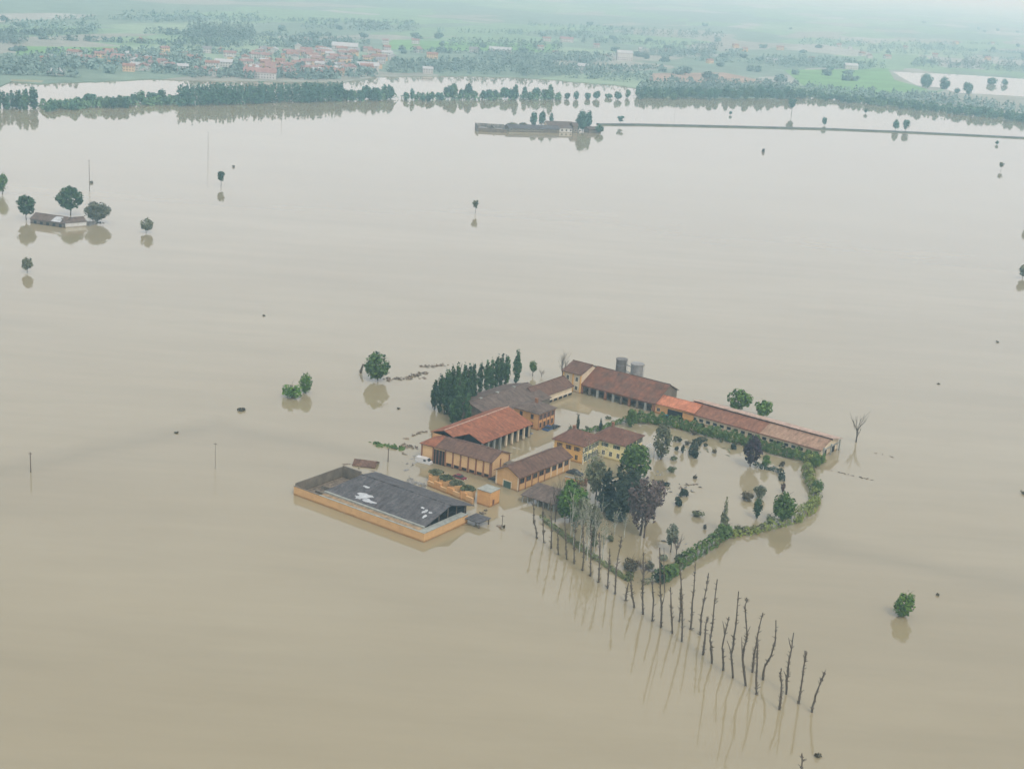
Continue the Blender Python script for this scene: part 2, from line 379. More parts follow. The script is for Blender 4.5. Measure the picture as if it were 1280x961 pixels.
# ---------------------------------------------------------------- plants
def leafcloud(pts, nrm, size, rnd, mix=0.6):
    mb = MB()
    for p, n in zip(pts, nrm):
        d = Vector((rnd.gauss(0, 1), rnd.gauss(0, 1), rnd.gauss(0, 1))).normalized()
        d = (n * mix + d * (1 - mix) + Vector((0, 0, 0.15))).normalized()
        a = d.cross(Vector((rnd.random() - .5, rnd.random() - .5, rnd.random() - .5))).normalized(); b = d.cross(a)
        s = size * rnd.uniform(0.55, 1.3); t = s * rnd.uniform(0.6, 1.0)
        k = len(mb.v)
        mb.v += [tuple(p + a * s), tuple(p + b * t), tuple(p - a * s * .9), tuple(p - b * t * .8)]
        mb.f.append((k, k + 1, k + 2, k + 3)); mb.m.append(0)
    return mb
def sph(rnd):
    return Vector((rnd.gauss(0, 1), rnd.gauss(0, 1), rnd.gauss(0, 1))).normalized()
def crown_pts(kind, n, rnd):
    """points of a crown in a unit box: x,y in -0.5..0.5, z in 0..1"""
    P, N = [], []
    blobs = []
    if kind == 'round':
        for _ in range(26):
            d = sph(rnd); c = Vector((d.x * .31, d.y * .31, .50 + d.z * .33)) * 1.0; blobs.append((c, rnd.uniform(.11, .20)))
        blobs.append((Vector((0, 0, .5)), .38))
    elif kind == 'open':
        for _ in range(30):
            d = sph(rnd); q = rnd.uniform(.75, 1); c = Vector((d.x * .37 * q, d.y * .37 * q, .54 + d.z * .38 * q)); blobs.append((c, rnd.uniform(.08, .15)))
        blobs.append((Vector((0, 0, .5)), .22))
    elif kind == 'column':
        for i in range(20):
            z = .04 + .90 * i / 19; r = (.30 * math.sin(min(1, z * 1.7 + .25) * 1.57) * (1 - max(0, z - .62) / .45) + .05)
            t = rnd.random() * 6.28; blobs.append((Vector((math.cos(t) * r * .55, math.sin(t) * r * .55, z)), r * rnd.uniform(.8, 1.15)))
    elif kind == 'cone':
        for i in range(24):
            z = .04 + .92 * i / 23; r = .40 * (1 - z) + .04
            t = rnd.random() * 6.28; blobs.append((Vector((math.cos(t) * r * .5, math.sin(t) * r * .5, z)), r * rnd.uniform(.55, .95)))
    elif kind == 'bush':
        for _ in range(13):
            t = rnd.random() * 6.28; r = rnd.random() ** .5 * .33
            blobs.append((Vector((math.cos(t) * r, math.sin(t) * r, rnd.uniform(.15, .62))), rnd.uniform(.13, .24)))
    elif kind == 'vase':
        for _ in range(24):
            t = rnd.random() * 6.28; z = rnd.uniform(.25, .9); r = .1 + .32 * z
            blobs.append((Vector((math.cos(t) * r * rnd.uniform(.3, 1), math.sin(t) * r * rnd.uniform(.3, 1), z)), rnd.uniform(.08, .15)))
    tot = sum(b[1] ** 2 for b in blobs)
    for c, r in blobs:
        for _ in range(max(4, int(n * r * r / tot))):
            d = sph(rnd)
            q = c + d * r * (rnd.uniform(.75, 1.12) if rnd.random() < .92 else rnd.uniform(1.1, 1.32))
            if kind == 'column': q = Vector((c.x + d.x * r, c.y + d.y * r, c.z + d.z * .10))
            if kind == 'cone': q = Vector((c.x + d.x * r, c.y + d.y * r, c.z + d.z * .07))
            q.z = max(q.z, 0.0)
            P.append(q); N.append(d)
    return P, N
_crowns = {}
def crown_mesh(kind, W, Hh, dens, leaf, mat, var):
    key = (kind, round(W, 0), round(Hh, 0), mat.name, var, dens, leaf)
    if key in _crowns: return _crowns[key]
    rnd = random.Random(sum(map(ord, kind)) * 31 + round(W) * 7 + round(Hh) * 13 + var * 101)
    W0, H0 = max(1, round(W, 0)), max(1, round(Hh, 0))
    area = 3.14 * W0 * (H0 * 0.8 + W0 * .2)
    n = int(dens * 1.7 * area / (leaf * leaf * 1.6)); n = max(60, min(n, 4200))
    P, N = crown_pts(kind, n, rnd)
    P = [Vector((p.x * W0, p.y * W0, p.z * H0)) for p in P]
    me = leafcloud(P, N, leaf, rnd).mesh('crown', mat)
    _crowns[key] = (me, W0, H0); return _crowns[key]
def limbs(H, W, bark_r, rnd, z0, style='tree', n=5):
    mb = MB()
    x = y = 0; pts = [(0, 0, -1.2)]; rs = [bark_r * 1.15]
    for i in range(1, 6):
        z = H * .85 * i / 5; x += rnd.uniform(-.02, .02) * H; y += rnd.uniform(-.02, .02) * H
        pts.append((x, y, z)); rs.append(bark_r * (1 - .16 * i))
    mb.tube(pts, rs, 6)
    for i in range(n):
        t = rnd.uniform(.3, .85); k = min(4, int(t * 5)); p = Vector(pts[k + 1]) if k + 1 < len(pts) else Vector(pts[-1])
        a = rnd.random() * 6.28; q = p + Vector((math.cos(a) * W * .32, math.sin(a) * W * .32, H * .16))
        mb.tube([p, (p + q) / 2 + Vector((0, 0, .2)), q], [bark_r * .45, bark_r * .3, bark_r * .12], 5)
    return mb
_trunks = {}
def tree(name, base, H, W, kind, fol, label, cat='tree', group=None, dens=1.0, leaf=None, clear=0.22, bark='bark', lean=None, parts=True, var=None):
    rnd = random.Random(int(base[0] * 13 + base[1] * 7) & 0xffff)
    if var is None: var = rnd.randrange(3)
    H = max(H, .8); W = max(W, .8)
    leaf = leaf or max(.26, min(.55, W * .065))
    z0 = H * clear
    me, W0, H0 = crown_mesh(kind, W, H - z0, dens, leaf, fol, var)
    scl = (W / W0, W / W0, (H - z0) / H0); rz = rnd.random() * 6.28
    if not parts:
        o = link(name, me, None, (base[0], base[1], z0 - .2), rz, scl); return tag(o, label, cat, group)
    r = empty(name, (base[0], base[1], 0), 0, label, cat, group)
    if lean: r.rotation_euler = lean
    link('crown', me, r, (0, 0, z0), rz, scl)
    key = (round(H), round(W), bark, var)
    if key not in _trunks: _trunks[key] = limbs(H, W, max(.12, H * .018), random.Random(var), z0).mesh('trunk', MT[bark])
    link('trunk', _trunks[key], r, (0, 0, 0), rz)
    return r
def ptree(name, x, y, top, wpx, kind, fol, label, **k):
    p = at(x, y); return tree(name, p, hz(p, top), wpx / pxm(p), kind, fol, label, **k)
def bare_tree(name, x, y, top, wpx, label, bark='twig', cat='tree', group=None, n=9, leaves=None, depth=2, trunk=0.15, seed=1):
    p = at(x, y); H = hz(p, top); W = wpx / pxm(p); rnd = random.Random(seed)
    r = empty(name, p, 0, label, cat, group); mb = MB(); tips = []
    mb.tube([(0, 0, -1), (0, 0, H * .18), (rnd.uniform(-.2, .2), 0, H * .45)], [trunk * 1.3, trunk, trunk * .7], 6)
    me = mb.mesh('trunk', MT[bark]); link('trunk', me, r)
    br = MB()
    def grow(p0, d, L, rr, k):
        p1 = p0 + d * L * .5 + Vector((rnd.gauss(0, .04), rnd.gauss(0, .04), 0)) * L
        p2 = p0 + d * L + Vector((rnd.gauss(0, .05), rnd.gauss(0, .05), .04)) * L
        br.tube([p0, p1, p2], [rr, rr * .75, rr * .4], 4); tips.append(p2); tips.append(p1)
        if k:
            for _ in range(3):
                dd = (d + sph(rnd) * .55 + Vector((0, 0, .25))).normalized()
                grow(p0.lerp(p2, rnd.uniform(.35, .95)), dd, L * rnd.uniform(.45, .7), rr * .5, k - 1)
    for i in range(n):
        a = 6.283 * i / n + rnd.random(); z = H * rnd.uniform(.12, .45)
        d = Vector((math.cos(a) * W * .42, math.sin(a) * W * .42, (H - z) * rnd.uniform(.45, .85)))
        grow(Vector((0, 0, z)), d.normalized(), d.length * .85, trunk * .5, depth)
    br.build('branches', MT[bark], r)
    if leaves:
        fol, cnt, sz = leaves
        pts = [rnd.choice(tips) + sph(rnd) * W * .07 for _ in range(cnt)]
        leafcloud(pts, [sph(rnd) for _ in pts], sz, rnd, .3).build('crown', fol, r)
    return r
def ordinal(i):
    if i < len(ORD): return ORD[i]
    t = ['thirty', 'forty', 'fifty'][(i + 1) // 10 - 3]; u = (i + 1) % 10
    return (t[:-1] + 'ieth') if u == 0 else t + '-' + ORD[u - 1]
ORD = ['first', 'second', 'third', 'fourth', 'fifth', 'sixth', 'seventh', 'eighth', 'ninth', 'tenth', 'eleventh', 'twelfth', 'thirteenth', 'fourteenth',
       'fifteenth', 'sixteenth', 'seventeenth', 'eighteenth', 'nineteenth', 'twentieth', 'twenty-first', 'twenty-second', 'twenty-third', 'twenty-fourth',
       'twenty-fifth', 'twenty-sixth', 'twenty-seventh', 'twenty-eighth', 'twenty-ninth', 'thirtieth', 'thirty-first', 'thirty-second', 'thirty-third', 'thirty-fourth']
def hedge(name, pts, hts, wd, fol, label, leaf=.34, dens=26, rag=.35, seed=3):
    """a hedge along a line: leaf clusters round a woody core"""
    rnd = random.Random(seed); P = [at(x, y) for x, y in pts]
    r = empty(name, P[0], 0, label, 'hedge'); o = P[0]
    lp, ln = [], []; core = MB()
    for i in range(len(P) - 1):
        a, b = P[i] - o, P[i + 1] - o; L = (b - a).length; d = (b - a) / max(L, .01); s = Vector((-d.y, d.x, 0))
        h0, h1 = hts[i], hts[i + 1]
        for _ in range(int(L * dens)):
            t = rnd.random(); lump = 1 + rag * math.sin((a + d * L * t).x * 1.9) * math.sin((a + d * L * t).y * 1.3 + 1)
            hh = (h0 + (h1 - h0) * t) * lump; an = rnd.uniform(-.3, 3.44)
            q = a + d * (L * t) + s * (math.cos(an) * wd * .5 * lump) + Vector((0, 0, max(0.02, .35 * hh + .65 * hh * math.sin(an)))) + sph(rnd) * .15
            lp.append(q); ln.append((s * math.cos(an) + Vector((0, 0, max(.1, math.sin(an))))).normalized())
        k = max(1, int(L / .9))
        for j in range(k):
            q = a + d * (L * (j + .5) / k) + s * rnd.uniform(-.2, .2) * wd
            hh = h0 + (h1 - h0) * (j + .5) / k
            core.tube([q + Vector((0, 0, -1)), q + Vector((0, 0, hh * .8))], [.08, .03], 4)
    leafcloud(lp, ln, leaf, rnd, .55).build('foliage', fol, r)
    core.build('stems', MT['bark'], r)
    return r

# ---------------------------------------------------------------- buildings
def rect(a, b, z, ang=None):
    A, B = at(*a, z), at(*b, z); d = B - A
    an = math.atan2(d.y, d.x) if ang is None else rad(ang)
    return A, B, an, d.length
_wm = {}
def window(parent, x, y, z, w, h, side='front', frame='frame', pane='glass', name='window', shutters=None, bars=True):
    """a surround standing proud of the wall with the pane set back inside it"""
    key = (w, h, frame, bars)
    if key not in _wm:
        mb = MB(); t = .12
        mb.box(-w / 2 - t, -.07, -t, -w / 2, .05, h + t).box(w / 2, -.07, -t, w / 2 + t, .05, h + t)
        mb.box(-w / 2, -.07, h, w / 2, .05, h + t).box(-w / 2, -.12, -t, w / 2, .05, 0)
        if bars: mb.box(-.03, -.03, 0, .03, -.005, h)
        _wm[key] = mb.mesh(name, MT[frame])
    pk = ('p', w, h, pane)
    if pk not in _wm:
        _wm[pk] = MB().box(-w / 2, -.012, 0, w / 2, .02, h).mesh('pane', MT[pane])
    rz = {'front': 0, 'right': math.pi / 2, 'back': math.pi, 'left': -math.pi / 2}[side]
    o = link(name, _wm[key], parent, (x, y, z), rz)
    link('pane', _wm[pk], o)
    if shutters:
        sk = ('s', w, h, shutters)
        if sk not in _wm: _wm[sk] = MB().box(0, -.10, 0, w * .5, -.075, h).mesh('shutter', MT[shutters])
        link('shutter', _wm[sk], o, (-w / 2 - w * .5 - .02, 0, 0)); link('shutter', _wm[sk], o, (w / 2 + .02, 0, 0))
    return o
def roof_mesh(L, W, ze, zr, hl, hr, ov, yr=None, th=.18, zb=None):
    yr = W / 2 if yr is None else yr; zb = ze if zb is None else zb
    sf = (zr - ze) / max(yr, .1); sb = (zr - zb) / max(W - yr, .1)
    x0, x1 = -ov, L + ov; e0 = ze - sf * ov; e1 = zb - sb * ov
    T = [(x0, -ov, e0), (x1, -ov, e0), (x1, W + ov, e1), (x0, W + ov, e1),
         (hl if hl else x0, yr, zr), (L - hr if hr else x1, yr, zr)]
    mb = MB(); k = 6
    mb.v = [(x, y, z + th) for x, y, z in T] + T
    fs = [(0, 1, 5, 4), (2, 3, 4, 5), (3, 0, 4), (1, 2, 5)]
    for f in fs:
        hipf = f in ((3, 0, 4), (1, 2, 5))
        if hipf and ((f[0] == 3 and not hl) or (f[0] == 1 and not hr)): continue
        mb.f.append(f); mb.m.append(0); mb.f.append(tuple(i + k for i in reversed(f))); mb.m.append(0)
    edges = [(0, 1), (2, 3)]
    edges += [(3, 0)] if hl else [(3, 4), (4, 0)]
    edges += [(1, 2)] if hr else [(1, 5), (5, 2)]
    for a, b in edges: mb.f.append((b, a, a + k, b + k)); mb.m.append(0)
    return mb, T
def house(name, A, ang, L, W, ze, zr, wall, roof, label, cat='building', hl=0, hr=0, ov=.5, yr=None, zb=None, ridge=True, open_front=False):
    r = empty(name, (A[0], A[1], 0), ang, label, cat)
    mb = MB(); yr_ = W / 2 if yr is None else yr; zb_ = ze if zb is None else zb
    y0 = 3.0 if open_front else 0
    zf = ze + (zr - ze) * (y0 / yr_)
    mb.box(0, y0, -1.5, L, W, min(zf, zb_))
    # gable walls up to the ridge
    for x, h in ((0, hl), (L, hr)):
        if not h:
            for s in (1,):
                xa, xb = (x, x + .25) if x == 0 else (x - .25, x)
                k = len(mb.v)
                zmin = min(zf, zb_) - .01
                prof = [(y0, zmin), (W, zmin), (W, zb_ - .02), (yr_, zr - .02), (y0, zf - .02)]
                mb.v += [(xa, y, z) for y, z in prof] + [(xb, y, z) for y, z in prof]
                mb.f.append(tuple(k + i for i in reversed(range(5)))); mb.f.append(tuple(k + 5 + i for i in range(5)))
                for i in range(5):
                    j = (i + 1) % 5; mb.f.append((k + i, k + j, k + 5 + j, k + 5 + i))
                mb.m += [0] * 7
    mb.build('wall', MT[wall], r)
    rb, T = roof_mesh(L, W, ze, zr, hl, hr, ov, yr, .18, zb)
    ro = rb.build('roof', MT[roof], r)
    if ridge:
        MB().tube([(T[4][0], T[4][1], T[4][2] + .2), (T[5][0], T[5][1], T[5][2] + .2)], [.14, .14], 6).build('ridge_cap', MT[roof], ro)
    return r, ro
def chimney(ro, x, y, z, mat='brick', h=1.3, s=.4):
    MB().box(x - s, y - s, z - .8, x + s, y + s, z + h).box(x - s - .08, y - s - .08, z + h, x + s + .08, y + s + .08, z + h + .12).build('chimney', MT[mat], ro)

# --- grey-roofed barn with its walled yard
A, B, an, L = rect((367, 618), (529.3, 678), 0)
r = empty('flooded_barn', A, an, 'long low barn with patched grey roof and tan wall around it, nearest the viewer', 'barn')
mb = MB()
mb.box(0, 0, -1.5, 44.8, .45, 2.4).box(44.4, .45, -1.5, 44.8, 17.8, 2.4)
mb.build('wall', MT['tan_wall'], r)
MB().box(9.2, .46, 2.05, 42.6, 3.4, 2.42).build('ledge', MT['shade_brown_ledge'], r)
MB().box(42.6, .46, 2.05, 44.39, 17.8, 2.424).build('ledge', MT['concrete'], r)
MB().box(8.7, 2.35, 2.44, 42.7, 2.95, 2.86).build('gutter', MT['concrete'], r)
MB().box(9.2, -.05, 2.42, 44.95, .5, 2.5).box(44.3, .5, 2.42, 44.95, 18.0, 2.58).build('coping', MT['concrete'], r)
MB().box(.1, .46, -1.5, .4, 19, 3.2).box(.4, 18.6, -1.5, 7.0, 19, 3.5).box(0, -.05, 2.4, 9.1, .5, 2.5).build('yard_wall', MT['dark_wall'], r)
MB().box(8.6, 3.0, -1.5, 9.0, 18.6, 2.5).box(4.5, 3.4, -1.0, 8.6, 4.0, 1.6).box(2.5, 8, -1.0, 8.6, 8.4, 1.2).build('pen_wall', MT['dark_wall'], r)
rb, T = roof_mesh(33.6, 19.6, 2.75, 5.5, 3.4, 0, .3, 9.9)
ro = rb.build('roof', MT['grey_roof'], r, (8.9, 3.2, 0))
MB().tube([(T[4][0], T[4][1], T[4][2] + .22), (T[5][0], T[5][1], T[5][2] + .22)], [.16, .16], 6).build('ridge_cap', MT['grey_roof'], ro)
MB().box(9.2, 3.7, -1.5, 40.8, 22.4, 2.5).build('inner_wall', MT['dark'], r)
MB().box(.4, .46, -1.5, 8.6, 18.6, .22).build('yard_silt', MT['debris'], r)
# rafters seen in the open gable
for i in range(5):
    y = 5.5 + i * 3.6; hz_ = 2.6 + (5.3 - 2.6) * (1 - abs(y - 13.1) / 9.9)
    MB().box(42.0, y, -1, 42.2, y + .2, hz_).build('post', MT['wood'], r)
MB().box(44.8, 16.6, 1.55, 49.6, 21.5, 1.75).build('canopy', MT['grey_roof'], r)
for x, y in ((49.2, 17), (49.2, 21.1), (45.2, 21.1)): MB().box(x - .12, y - .12, -1.5, x + .12, y + .12, 1.55).build('canopy_post', MT['wood'], r)
def roofpatch(cx, cy, rx, ry, seed, n=14):
    rnd = random.Random(seed); sl_ = (5.5 - 2.75) / 9.9; pts = []
    for i in range(n):
        a = 6.283 * i / n; q = rnd.uniform(.45, 1.1); x, y = cx + math.cos(a) * rx * q, cy + math.sin(a) * ry * q
        pts.append((x, y, 2.75 + .18 + sl_ * y + .035))
    MB().add(pts, [tuple(range(n))]).build('bare_patch', MT['patch'], ro)
for a_ in ((11.0, 2.6, 2.9, 1.5, 1), (13.4, 1.4, 2.6, .9, 2), (9.9, 1.6, 1.6, .9, 3), (8.8, 6.0, 1.5, .6, 4), (29.6, 4.6, .7, 1.0, 5), (30.9, 3.0, .5, 1.1, 6), (28.0, 5.6, .9, .5, 7), (31.2, 4.9, .7, .5, 8)):
    roofpatch(*a_)

# --- panelled store D
A, B, an, L = rect((526, 574), (612.7, 598.4), 0)
rD, ro = house('panelled_store', A, an, L, 10, 5.0, 6.7, 'panel_wall', 'purple_roof', 'tan store with brown pilasters and dark red roof behind the round tanks', hl=5, ov=.45)
xs = [0.25, 4.2, 8.4, 11.0, 13.6, 16.2, 18.8, 21.3, L - .2]
for x in xs: MB().box(x - .22, -.2, -1.5, x + .22, 0, 4.72).build('pilaster', MT['brick'], rD)
for y in (.2, 5, 9.8): MB().box(L, y - .22, -1.5, L + .2, y + .22, 4.7).build('pilaster', MT['brick'], rD)
MB().box(4.45, -.12, -1, 8.15, .02, 4.3).build('gate', MT['dark'], rD)
for x in (5.2, 6.3, 7.4): MB().box(x - .14, -.2, -1, x + .14, -.12, 4.3).build('gate_bar', MT['rust'], rD)
for i, (a_, b_) in enumerate(zip(xs, xs[1:])):
    if i == 1: continue
    window(rD, (a_ + b_) / 2, 0, .35, min(1.7, (b_ - a_) * .6), .75, frame='brick', pane='dark', bars=False)
MB().add([(-.46, -.46, 5.04), (4.9, -.46, 5.04), (5.0, 5.0, 6.93), (-.46, 10.4, 5.04)], [(0, 1, 2), (0, 2, 3)]).build('red_roof_slope', MT['red_roof'], ro)
# small porch at its right corner
MB().box(24.2, 6.0, 2.9, 27.6, 9.4, 3.1).build('porch_roof', MT['dark_wall'], rD)
for x, y in ((27.4, 6.2), (27.4, 9.2)): MB().box(x - .12, y - .12, -1.5, x + .12, y + .12, 2.9).build('porch_post', MT['white_wall'], rD)

# --- long red shed E
A, B, an, L = rect((603, 553.4), (664, 529.5), 4.5)
rE = empty('red_cart_shed', (A.x, A.y, 0), an, 'long open cart shed under the brightest red tiled roof', 'shed')
YR, ZR, ZE = 9.0, 7.6, 4.5
def slope(y): return ZE + (ZR - ZE) * y / YR
front = [(-.4, -.5), (L + .4, -.5), (L + .4, YR), (-7.0, YR), (-7.0, 5.6), (-.4, 4.6)]
back = [(-7.0, YR), (L + .4, YR), (L + .4, 14), (-7.0, 14)]
mb = MB()
for poly, fz in ((front, slope), (back, lambda y: ZR - (y - YR) * .33)):
    n = len(poly); k = len(mb.v)
    mb.v += [(x, y, fz(y) + .2) for x, y in poly] + [(x, y, fz(y)) for x, y in poly]
    mb.f.append(tuple(k + i for i in range(n))); mb.f.append(tuple(k + n + i for i in reversed(range(n))))
    for i in range(n):
        j = (i + 1) % n; mb.f.append((k + i, k + n + i, k + n + j, k + j))
    mb.m += [0] * (n + 2)
ro = mb.build('roof', MT['red_roof'], rE)
MB().tube([(-7.0, YR, ZR + .22), (L + .4, YR, ZR + .22)], [.16, .16], 6).build('ridge_cap', MT['pink_roof'], ro)
MB().box(-6.8, 5.8, -1.5, -6.5, 13.6, 5.9).build('end_wall', MT['tan_wall'], rE)
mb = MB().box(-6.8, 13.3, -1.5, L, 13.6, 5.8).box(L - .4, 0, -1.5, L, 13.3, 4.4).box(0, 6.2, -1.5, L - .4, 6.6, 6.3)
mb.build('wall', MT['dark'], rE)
k = len(mb.v)
MB().add([(L - .2, 0, 4.4), (L - .2, 9, 7.5), (L - .2, 13.6, 5.9), (L + .1, 0, 4.4), (L + .1, 9, 7.5), (L + .1, 13.6, 5.9)], [(0, 2, 1), (3, 4, 5), (0, 1, 4, 3), (1, 2, 5, 4)]).build('gable', MT['orange_wall'], rE)
for i in range(9):
    x = .3 + i * (L - .6) / 8
    MB().box(x - .28, 0, -1.5, x + .28, .55, 4.35).build('pillar', MT['cream_wall' if i > 3 else 'concrete'], rE)
MB().box(0, .05, 3.95, L, .5, 4.4).build('lintel', MT['wood'], rE)

# --- two storey brick house F
A, B, an, L = rect((672, 538), (690.5, 530), 0, 56)
rF, ro = house('brick_farmhouse', A, an, 9.3, 9.5, 5.5, 7.3, 'orange_wall', 'grey_roof_b', 'two storey orange farmhouse between the red shed and the cowshed', hl=3.5, hr=3.5)
for z in (.7, 3.3):
    for x in (1.3, 3.5, 5.7, 7.9): window(rF, x, 0, z, .95, 1.5, frame='brick', shutters='rust' if z > 1 else None)
    for y in (2.4, 6.6): window(rF, 0, y, z, .9, 1.4, 'left', frame='brick')
for x in (.15, 2.4, 4.6, 6.8, 9.1): MB().box(x - .16, -.1, -1.5, x + .16, 0, 5.3).build('pilaster', MT['brick'], rF)
chimney(ro, 4.5, 4.2, 7.2)

# --- G1 wing with dark arches, G2 cowshed
A, B, an, L = rect((672, 498), (712, 485), 3, 55)
rG, ro = house('arched_wing', A, an, 20.5, 8, 3.2, 5.6, 'cream_wall', 'purple_roof', 'narrow cream wing with plum roof running back to the arcade barn')
for i in range(7):
    x = 2.0 + i * 2.9
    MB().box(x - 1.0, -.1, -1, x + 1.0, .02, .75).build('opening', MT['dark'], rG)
MB().box(-.1, -.16, 1.0, 20.5, 0, 1.18).build('string_course', MT['frame_pale'], rG)
p = Vector((A.x, A.y, 0)); u = Vector((math.cos(an), math.sin(an), 0)); v = Vector((-u.y, u.x, 0))
q = p - u * 28 - v * 2.5
rG2, ro2 = house('grey_cowshed', q, an, 31.5, 18.5, 3.2, 5.9, 'dark_wall', 'grey_roof_b', 'broad low cowshed with grey roof beside the poplars', yr=9.5)
MB().add([(-.6, -.6, 3.22), (9, -.6, 3.22), (6.5, 2.2, 4.02), (2.5, 3.5, 4.39), (-.6, 4.5, 4.67)], [(0, 1, 2, 3, 4)]).build('red_roof_slope', MT['dull_red_roof'], ro2)
for x in (6, 15, 24): MB().box(x - .5, 9.1, 5.9, x + .5, 9.9, 6.35).build('roof_vent', MT['concrete'], ro2)

# --- arcade barn C
A = at(713, 488); an = rad(-34.0)
rC = empty('arcade_barn', (A.x, A.y, 0), an, 'large barn with mottled red roof over a dark arcade in front of the silos', 'barn')
def ext(poly, x0, x1, mat, nm, par):
    n = len(poly); mb = MB()
    mb.v = [(x0, y, z) for y, z in poly] + [(x1, y, z) for y, z in poly]
    mb.f = [tuple(reversed(range(n))), tuple(n + i for i in range(n))] + [(i, (i + 1) % n, n + (i + 1) % n, n + i) for i in range(n)]
    mb.m = [0] * len(mb.f); return mb.build(nm, MT[mat], par)
ext([(-.6, 3.1), (-.6, 3.35), (9, 7.95), (9, 7.75)], 4.2, 33.5, 'arc_roof', 'roof', rC)
ext([(9, 7.75), (9, 7.95), (15.4, 4.75), (15.4, 4.55)], -3.6, 33.5, 'grey_roof_b', 'roof', rC)
ext([(-1.2, 6.5), (-1.2, 6.7), (6.0, 8.9), (6.0, 8.7)], -3.6, 4.6, 'purple_roof', 'roof', rC)
ext([(6.0, 8.7), (6.0, 8.9), (12, 6.4), (12, 6.2)], -3.6, 4.6, 'grey_roof_b', 'roof', rC)
ext([(-.5, -1.5), (-.5, 6.7), (6, 8.65), (11.5, 6.3), (11.5, -1.5)], -3.2, 4.3, 'cream_wall', 'wall', rC)
ext([(4.2, -1.5), (4.2, 5.3), (9, 7.7), (15, 4.6), (15, -1.5)], 4.3, 33, 'dark_wall', 'wall', rC)
MB().tube([(-3.6, 6, 8.95), (4.6, 6, 8.95)], [.16, .16], 6).build('ridge_cap', MT['purple_roof'], rC)
MB().tube([(4.6, 9, 8.0), (33.5, 9, 8.0)], [.16, .16], 6).build('ridge_cap', MT['grey_roof_b'], rC)
MB().box(4.3, -.3, 2.75, 33, .15, 3.1).build('lintel', MT['brick'], rC)
for i in range(10):
    x = 4.6 + i * 3.12; MB().box(x - .38, -.3, -1.5, x + .38, .4, 2.75).build('pillar', MT['brick' if i % 3 == 0 else 'dark_wall' if i % 2 else 'concrete'], rC)
for x in (-2.9, 1.0, 4.1): MB().box(x - .28, -.68, -1.5, x + .28, -.5, 6.4).build('pilaster', MT['gold_wall'], rC)
for x in (-1.2, 2.5):
    window(rC, x, -.5, 3.9, 1.0, 1.5, frame='frame_pale'); window(rC, x, -.5, .9, 1.0, 1.4, frame='frame_pale')
for y in (2.5, 7.5): window(rC, -3.2, y, 3.6, 1.0, 1.4, 'left', frame='frame_pale')
# --- silos
uu = Vector((math.cos(an), math.sin(an), 0)); vv = Vector((-uu.y, uu.x, 0))
silos = []
for x, y, rr, top, px, mat, lb in ((13, 18.2, 1.85, 448, 774, 'silo', 'dark grey concrete silo, left one of the pair'), (19.5, 18.0, 2.15, 454, 794, 'silo_pale', 'paler wider silo with rim, right one of the pair')):
    p = Vector((A.x, A.y, 0)) + uu * x + vv * y
    t = at(px, 484); p.x = t.x * p.y / t.y
    H = hz(p, top); s = empty('silo', p, 0, lb, 'silo', 'silos behind the arcade barn')
    MB().tube([(0, 0, -1.5), (0, 0, H - .5)], [rr, rr], 20, cap=True).build('shell', MT[mat], s, smooth=False)
    MB().tube([(0, 0, H - .5), (0, 0, H - .1), (0, 0, H)], [rr * 1.09, rr * 1.09, rr * .9], 20).build('rim', MT[mat], s)
    for k in range(1, 5): MB().tube([(0, 0, H * k / 5 - .08), (0, 0, H * k / 5 + .08)], [rr * 1.02] * 2, 20, cap=False).build('hoop', MT['metal'], s)
    for k in range(2): MB().tube([(rr * .9 + k * .4, -rr * .45, -1), (rr * .9 + k * .4, -rr * .45, H)], [.05] * 2, 4).build('ladder_rail', MT['metal'], s)
    silos.append((p, H, rr))
(p1, H1, r1), (p2, H2, r2) = silos
mb = MB()
for z in (H1 * .82, H1 * .60):
    mb.tube([(p1.x + r1 * .8, p1.y, z), (p2.x - r2 * .8, p2.y, z)], [.16, .16], 5)
tag(mb.build('silo_walkway', MT['metal']), 'pair of metal rails bridging the two silos', 'walkway')

# --- orange roofed link H
A, B, an, L = rect((814, 514.5), (862, 526), 0, -33)
rH, ro = house('orange_roof_shed', A, an, 15.5, 6.5, 3.4, 5.0, 'orange_wall', 'orange_roof', 'small shed with vivid orange roof between arcade barn and stable', ov=.5, yr=4.5)
MB().box(6, -.06, -1, 11.5, .02, 2.4).build('opening', MT['dark'], rH)
window(rH, 2.6, 0, .8, 1, 1.1)

# --- long stable B
A, B, an, L = rect((855, 514), (1026, 562.3), 2.8, -36.6)
rB = empty('long_stable', (A.x, A.y, 0), an, 'very long low stable with maroon and pale pink roof at the right', 'stable')
def ext2(nm, poly, x0, x1, mat): return ext(poly, x0, x1, mat, nm, rB)
ext2('roof', [(-.4, 2.6), (-.4, 2.8), (6.4, 4.75), (6.4, 4.55)], -.5, 28.0, 'stable_roof')
ext2('roof', [(-.4, 2.6), (-.4, 2.8), (6.4, 4.75), (6.4, 4.55)], 28.0, 49.3, 'stable_roof_pale')
ext2('upper_roof', [(5.9, 5.15), (5.9, 5.35), (12.9, 3.9), (12.9, 3.7)], -.5, 50.0, 'pink_roof')
ext2('clerestory', [(6.45, 4.4), (6.45, 5.1), (6.7, 5.1), (6.7, 4.4)], -.3, 49.5, 'dark')  # strip coloured near black for the shadow gap under the upper roof
ext2('wall', [(0, -1.5), (0, 2.6), (6.4, 4.5), (12.4, 3.7), (12.4, -1.5)], 0, 49.0, 'cream_wall')
ext2('gutter', [(-.62, 2.5), (-.62, 2.66), (-.42, 2.66), (-.42, 2.5)], -.5, 49.3, 'rust')
for i in range(19): window(rB, 1.6 + i * 2.55, 0, .9, 1.3, .8, frame='concrete', pane='dark', bars=False)
